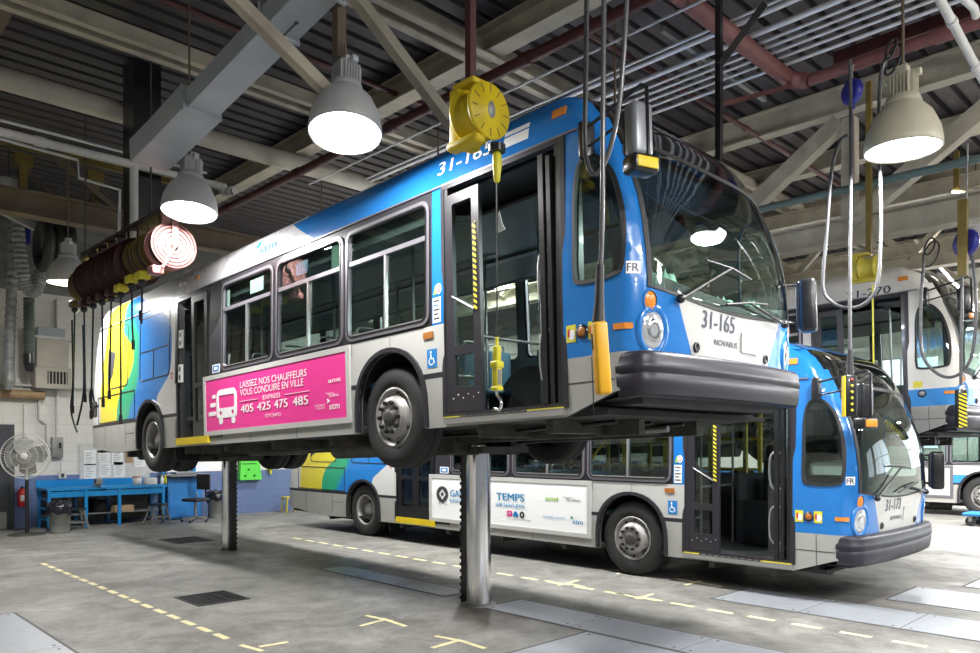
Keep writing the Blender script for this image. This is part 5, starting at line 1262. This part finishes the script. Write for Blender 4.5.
# ------------------------------------------------------------------ cable reels and pendant controls hung over the bays
def cable_reel(x, y, z, label, m, D, post=None, cable=True):
    o = T('cable_reel', label, 'cable reel', (x, y, z), 0); RM = Matrix.Rotation(pi / 2, 4, 'Y'); R = D / 2
    mb = MB(); mb.lathe([(.0, .13), (R * .35, .13), (R * .38, .118), (R * .96, .118), (R, .105), (R, .09), (R * .8, .085), (R * .78, -.085), (R, -.09), (R, -.11), (.0, -.12)], m, RM, 40)
    for k in range(12):
        a = 2 * pi * k / 12; mb.beam(RM @ Vector((R * .62 * cos(a), R * .62 * sin(a), .119)), RM @ Vector((R * .92 * cos(a), R * .92 * sin(a), .119)), .006, .006, 'mustard' if m == 'yellow' else m)
    mb.build('drum', o)
    mb = MB(); mb.lathe([(.0, .132), (R * .30, .132), (R * .30, .130)], 'bingrey', RM @ Matrix.Diagonal((1, .6, 1, 1)), 20); mb.build('maker_plate', o)
    mb = MB(); mb.rbox(-.24, -.13, -.10, .14, -R * .95, R * 1.1, .02, m); mb.rbox(-.22, .02, -.09, .09, R * 1.05, R * 1.3, .02, m); mb.rbox(-.2, .14, -.17, -.06, -R * 1.3, -R * .95, .03, m); mb.build('frame', o)
    if post: mb = MB(); mb.beam((-.1, 0, R * 1.25), (-.1, 0, post - z), .06, .06, 'maroon'); mb.build('hanger', o)
    return o
r = cable_reel(1.76, -1.8, 4.24, 'yellow cable reel hanging in front of the raised bus by its front door', 'yellow', .42, 6.38)
mb = MB(); q = at_y(497, 152, -1.94) - Vector((1.76, -1.8, 4.24)); mb.cyl(q + Vector((0, 0, .05)), q, .06, 'black', 18); mb.lathe([(.02, 0), (.032, -.02), (.034, -.10), (.026, -.16), (.024, -.20), (.01, -.22)], 'lemon', Matrix.Translation(q), 16); mb.build('cable_stop', r)
o = T('chain_hoist', 'yellow hand hoist with a steel hook hanging before the open front door', 'hoist', at_y(497, 402, -1.94))
mb = MB(); mb.cyl((0, 0, .45), at_y(497, 178, -1.94) - at_y(497, 402, -1.94), .006, 'cable', 6); mb.build('cable', o)
mb = MB(); mb.rbox(-.028, .028, -.028, .028, .10, .28, .012, 'lemon'); mb.rbox(-.038, .038, -.038, .038, .24, .29, .012, 'lemon'); mb.rbox(-.024, .024, -.024, .024, .28, .40, .01, 'lemon'); mb.rbox(-.034, .034, -.034, .034, .08, .11, .01, 'lemon'); mb.cyl((0, 0, .39), (0, 0, .46), .012, 'lemon', 8); mb.build('hoist_body', o)
mb = MB(); mb.box(.02, .030, -.02, .015, .12, .23, 'dullmetal'); mb.build('sight_plate', o)
mb = MB(); mb.tube(smooth_path([(0, 0, .08), (0, 0, .05), (.03, 0, .02), (.045, 0, -.02), (.02, 0, -.055), (-.03, 0, -.045)], 4), .011, 'chrome', 8); mb.build('hook', o)
o = T('paper_tag', 'small white tag tied to the hoist cable in the front doorway', 'tag', at_y(499, 224, -1.93)); mb = MB(); mb.prism([(-.02, -.06), (.06, -.05), (.03, .0), (0, .09), (-.02, .05)], lambda a, b, q: Vector((a, q, b)), 0, .006, 'paper'); mb.build('tag', o)
def pend(label, loop, drop, hand, y, body, mc, rad=.016, coil=None):
    P = [at_y(a, b, y) for a, b in drop]; L = [at_y(a, b, y + .06) for a, b in loop]
    o = T('pendant_control', label, 'pendant control', P[-1])
    base = P[-1]
    mb = MB(); mb.tube([p - base for p in smooth_path(drop and P, 6)], rad, mc, 10); mb.build('supply_cable', o)
    mb = MB(); mb.tube([p - base for p in smooth_path(L, 8)], rad, mc, 10)
    if coil:
        cc = at_y(*coil[:2], y + .05) - base
        for k in range(2): mb.lathe([(coil[2] * (1 - .35 * k) + .012 * cos(a), .02 * k + .012 * sin(a)) for a in [2 * pi * q / 6 for q in range(7)]], 'cable', Matrix.Translation(cc) @ Matrix.Translation((0, 0, .1 * k)) @ Matrix.Rotation(radians(-42), 4, 'Z') @ Matrix.Rotation(radians(80), 4, 'X'), 24)
    mb.build('cable_loop', o)
    return o, base
o, bs = pend('yellow pendant control hanging in front of the raised bus beside its corner', [(587, -30), (586, 60), (585, 140), (588, 165), (594, 174), (602, 168), (611, 145), (619, 105), (624, 50), (628, -30)], [(604, -30), (603, 120), (602, 230), (600, 268)], None, -1.9, 'pendantyellow', 'cablegrey')
mb = MB(); mb.tube([(0, 0, .02), (-.005, 0, -.2), (-.012, 0, -.34)], [.026, .030, .042], 'rubber', 12); mb.build('cable_sleeve', o)
Mp = Matrix.Translation((-.01, 0, -.34)) @ Matrix.Rotation(radians(-38), 4, 'Z') @ Matrix.Rotation(radians(4), 4, 'X')
mb = MB(); mb.rbox(-.055, .055, -.045, .045, -.46, .0, .022, 'pendantyellow', Mp); mb.build('housing', o)
mb = MB(); mb.box(-.036, .0, -.049, -.044, -.17, -.07, 'print_grey', Mp); mb.build('label_plate', o)
def buttons(o, Mp, n, z0, dz):
    for k in range(n): mb = MB(); c = Mp @ Vector((0, -.05, z0 - dz * k)); mb.sphere(c, .014, 'red' if k == 0 else 'lemon', seg=10, ring=6); mb.build('button', o)
o, bs = pend('black and yellow pendant control hanging in front of the parked bus windshield', [(848, 135), (840, 142), (832, 170), (827, 230), (823, 285), (832, 302), (850, 308), (868, 301), (878, 280), (881, 220), (879, 130), (881, 75), (888, 55)], [(850, 60), (851, 150), (850, 280), (850, 352)], None, 1.8, 'black', 'cablegrey', .017, (893, 60, .13))
Mp = Matrix.Translation((0, 0, -.22)) @ Matrix.Rotation(radians(40), 4, 'Z')
mb = MB(); mb.tube([(0, 0, .02), (0, 0, -.24)], [.024, .036], 'rubber', 12); mb.build('cable_sleeve', o)
mb = MB(); mb.rbox(-.055, .055, -.04, .04, -.40, 0, .015, 'black', Mp); mb.build('housing', o)
mb = MB(); mb.box(-.065, -.05, -.035, .035, -.40, -.01, 'yellow', Mp); mb.build('edge_strip', o); buttons(o, Mp, 6, -.05, .058)
o, bs = pend('small pendant control hanging before the blue stripe of the raised white bus', [(924, 262), (921, 300), (921, 345), (928, 365), (945, 377), (962, 372), (973, 350), (976, 300), (973, 262), (968, 252), (963, 262)], [(962, 250), (962, 300), (961, 350), (961, 385)], None, 5.5, 'black', 'cablegrey', .02, (931, 254, .17))
Mp = Matrix.Translation((0, 0, -.06)) @ Matrix.Rotation(radians(40), 4, 'Z')
mb = MB(); mb.rbox(-.06, .06, -.045, .045, -.5, 0, .015, 'black', Mp); mb.build('housing', o)
mb = MB(); mb.prism(rect(-.05, .05, -.49, -.05), lambda a, b, q: Mp @ Vector((a, -.046 - q, b)), 0, .004, 'hazard'); mb.build('hazard_strip', o)
r = cable_reel(*at_y(869, 268, 5.45), 'yellow cable reel hanging above the roof of the raised white bus', 'sillyellow', .33)
mb = MB(); mb.beam((0, 0, .2), (0, 0, 2.6), .07, .07, 'mustard'); mb.build('hanger', r); mb = MB(); mb.cyl((.08, -.1, -.25), (.1, -.1, -1.75), .012, 'lemon', 8); mb.rbox(.06, .14, -.14, -.06, -1.95, -1.75, .02, 'lemon'); mb.build('drop_cord', r)
mb = MB(); mb.beam(at_y(963, 200, 5.0), at_y(963, 276, 5.0), .1, .1, 'mustard'); one(mb, 'hanger_post', 'olive hanger post at the right edge above the raised white bus', 'post')
def blue_reel(px, py, y, r, label, top):
    c = at_y(px, py, y); o = T('cable_reel', label, 'cable reel', c); RM = Matrix.Rotation(radians(60), 4, 'Z') @ Matrix.Rotation(pi / 2, 4, 'Y')
    mb = MB(); mb.lathe([(0, .04), (r * .2, .045), (r * .5, .03), (r * .9, .05), (r, .03), (r, -.03), (r * .9, -.05), (0, -.04)], 'reelblue', RM, 30); mb.build('spool', o)
    mb = MB(); mb.tube([(0, 0, r * .9), (0, 0, r + .12), (.02, 0, top - c.z)], .012, 'dullmetal', 8); mb.build('hook', o)
    mb = MB(); mb.rbox(-.03, .03, -.03, .03, -r * 1.4, -r * .9, .01, 'reelblue'); mb.build('outlet', o)
blue_reel(852, 92, 3.9, .15, 'round blue cable reel under the red-brown pipe beside the right lamp', 6.40)
blue_reel(966, 243, 5.1, .17, 'blue cable reel at the right edge in front of the far trusses', 5.5)
o = T('fluorescent_lamp', 'fluorescent tube lamp on a mustard bracket at the right edge', 'lamp', at_y(970, 190, 9.0))
mb = MB(); mb.beam((-.25, 0, .05), (.25, 0, -.12), .05, .05, 'mustard'); mb.beam((-.2, 0, .06), (-.2, 0, .7), .08, .08, 'mustard'); mb.build('bracket', o)
mb = MB(); mb.cyl((-.25, -.05, .02), (.25, -.05, -.15), .02, 'lampglow', 10); mb.build('tube', o)

# ------------------------------------------------------------------ yellow access platform and bench stock behind the parked bus
o = T('access_platform', 'yellow steel access platform standing behind the parked bus', 'platform', (-1.1, 5.88, 0))
for x in (-2.4, -1.5, -.6, .3, 1.2):
    for y in (-.25, .25): mb = MB(); mb.box(x - .03, x + .03, y - .03, y + .03, 0, 2.35, 'sillyellow'); mb.build('post', o)
mb = MB()
for z in (.6, 1.35, 1.85, 2.33):
    for y in (-.25, .25): mb.beam((-2.4, y, z), (1.2, y, z), .04, .04, 'sillyellow')
for x in (-1.95, -.15): mb.beam((x - .4, .25, 1.4), (x + .4, .25, 2.3), .04, .04, 'sillyellow')
mb.build('guard_rail', o); mb = MB(); mb.box(-2.45, 1.25, -.3, .3, 1.06, 1.12, 'sillyellow'); mb.build('deck', o)
mb = MB()
for q in (-1, 1): mb.beam((1.25, q * .24, 1.1), (2.1, q * .24, 0), .05, .12, 'sillyellow')
for k in range(4): mb.box(1.36 + .19 * k, 1.52 + .19 * k, -.24, .24, .88 - .24 * k, .91 - .24 * k, 'sillyellow')
mb.build('stair', o)
# papers and jackets on the dashboards
for (bx_, by_, bz_, pit, s) in ((0, 0, 1.5666, .0318, 'raised blue bus'),):
    for y, X0, w_, hh, lab in ((-.62, 2.60, .34, .17, 'crumpled pale green sheet at the kerb-side end of the dashboard in the raised bus'), (.25, 2.62, .40, .10, 'crumpled pale green sheet on the middle of the dashboard in the raised bus'), (.78, 2.62, .25, .13, 'crumpled pale green sheet at the driver end of the dashboard in the raised bus')):
        mb = MB(); M = Matrix.Translation((bx_, by_, bz_)) @ Matrix.Rotation(-pit, 4, 'Y') @ Matrix.Translation((X0, y, 1.21))
        n = 8; V = [M @ Vector((-.13 + .26 * i / n, -w_ / 2 + w_ * j / n, .01 + (hh * abs(sin(i * 1.9 + j * 1.3)) + hh * .5) * (1 if 0 < i < n and 0 < j < n else .1))) for i in range(n + 1) for j in range(n + 1)]
        mb.add(V, [(i * (n + 1) + j, i * (n + 1) + j + 1, (i + 1) * (n + 1) + j + 1, (i + 1) * (n + 1) + j) for i in range(n) for j in range(n)], 'mintpaper'); one(mb, 'crumpled_paper', lab, 'paper')
# trolley far right on the floor
o = T('tool_trolley', 'low blue flat trolley on the floor below the raised white bus', 'trolley', (1.9, 13.4, 0))
mb = MB(); mb.rbox(-.6, .6, -.35, .35, .22, .28, .02, 'cabblue'); mb.build('deck', o)
for sx in (-1, 1):
    for sy in (-1, 1): mb = MB(); mb.lathe([(.0, -.025), (.09, -.025), (.1, -.015), (.1, .015), (.09, .025), (0, .025)], 'black', Matrix.Translation((sx * .45, sy * .28, .1)) @ Matrix.Rotation(pi / 2, 4, 'X'), 16); mb.box(sx * .45 - .03, sx * .45 + .03, sy * .28 - .03, sy * .28 + .03, .1, .22, 'dullmetal'); mb.build('castor', o)
# ------------------------------------------------------------------ daylight and view
w = bpy.data.worlds.new('world'); SC.world = w; w.use_nodes = True
w.node_tree.nodes['Background'].inputs[0].default_value = (.86, .93, 1, 1); w.node_tree.nodes['Background'].inputs[1].default_value = .21
SC.view_settings.view_transform = 'Standard'; SC.view_settings.look = 'None'; SC.view_settings.gamma = 1; SC.view_settings.exposure = 0.27
SC.cycles.transparent_max_bounces = 24; SC.cycles.max_bounces = 8
bpy.context.view_layer.update()
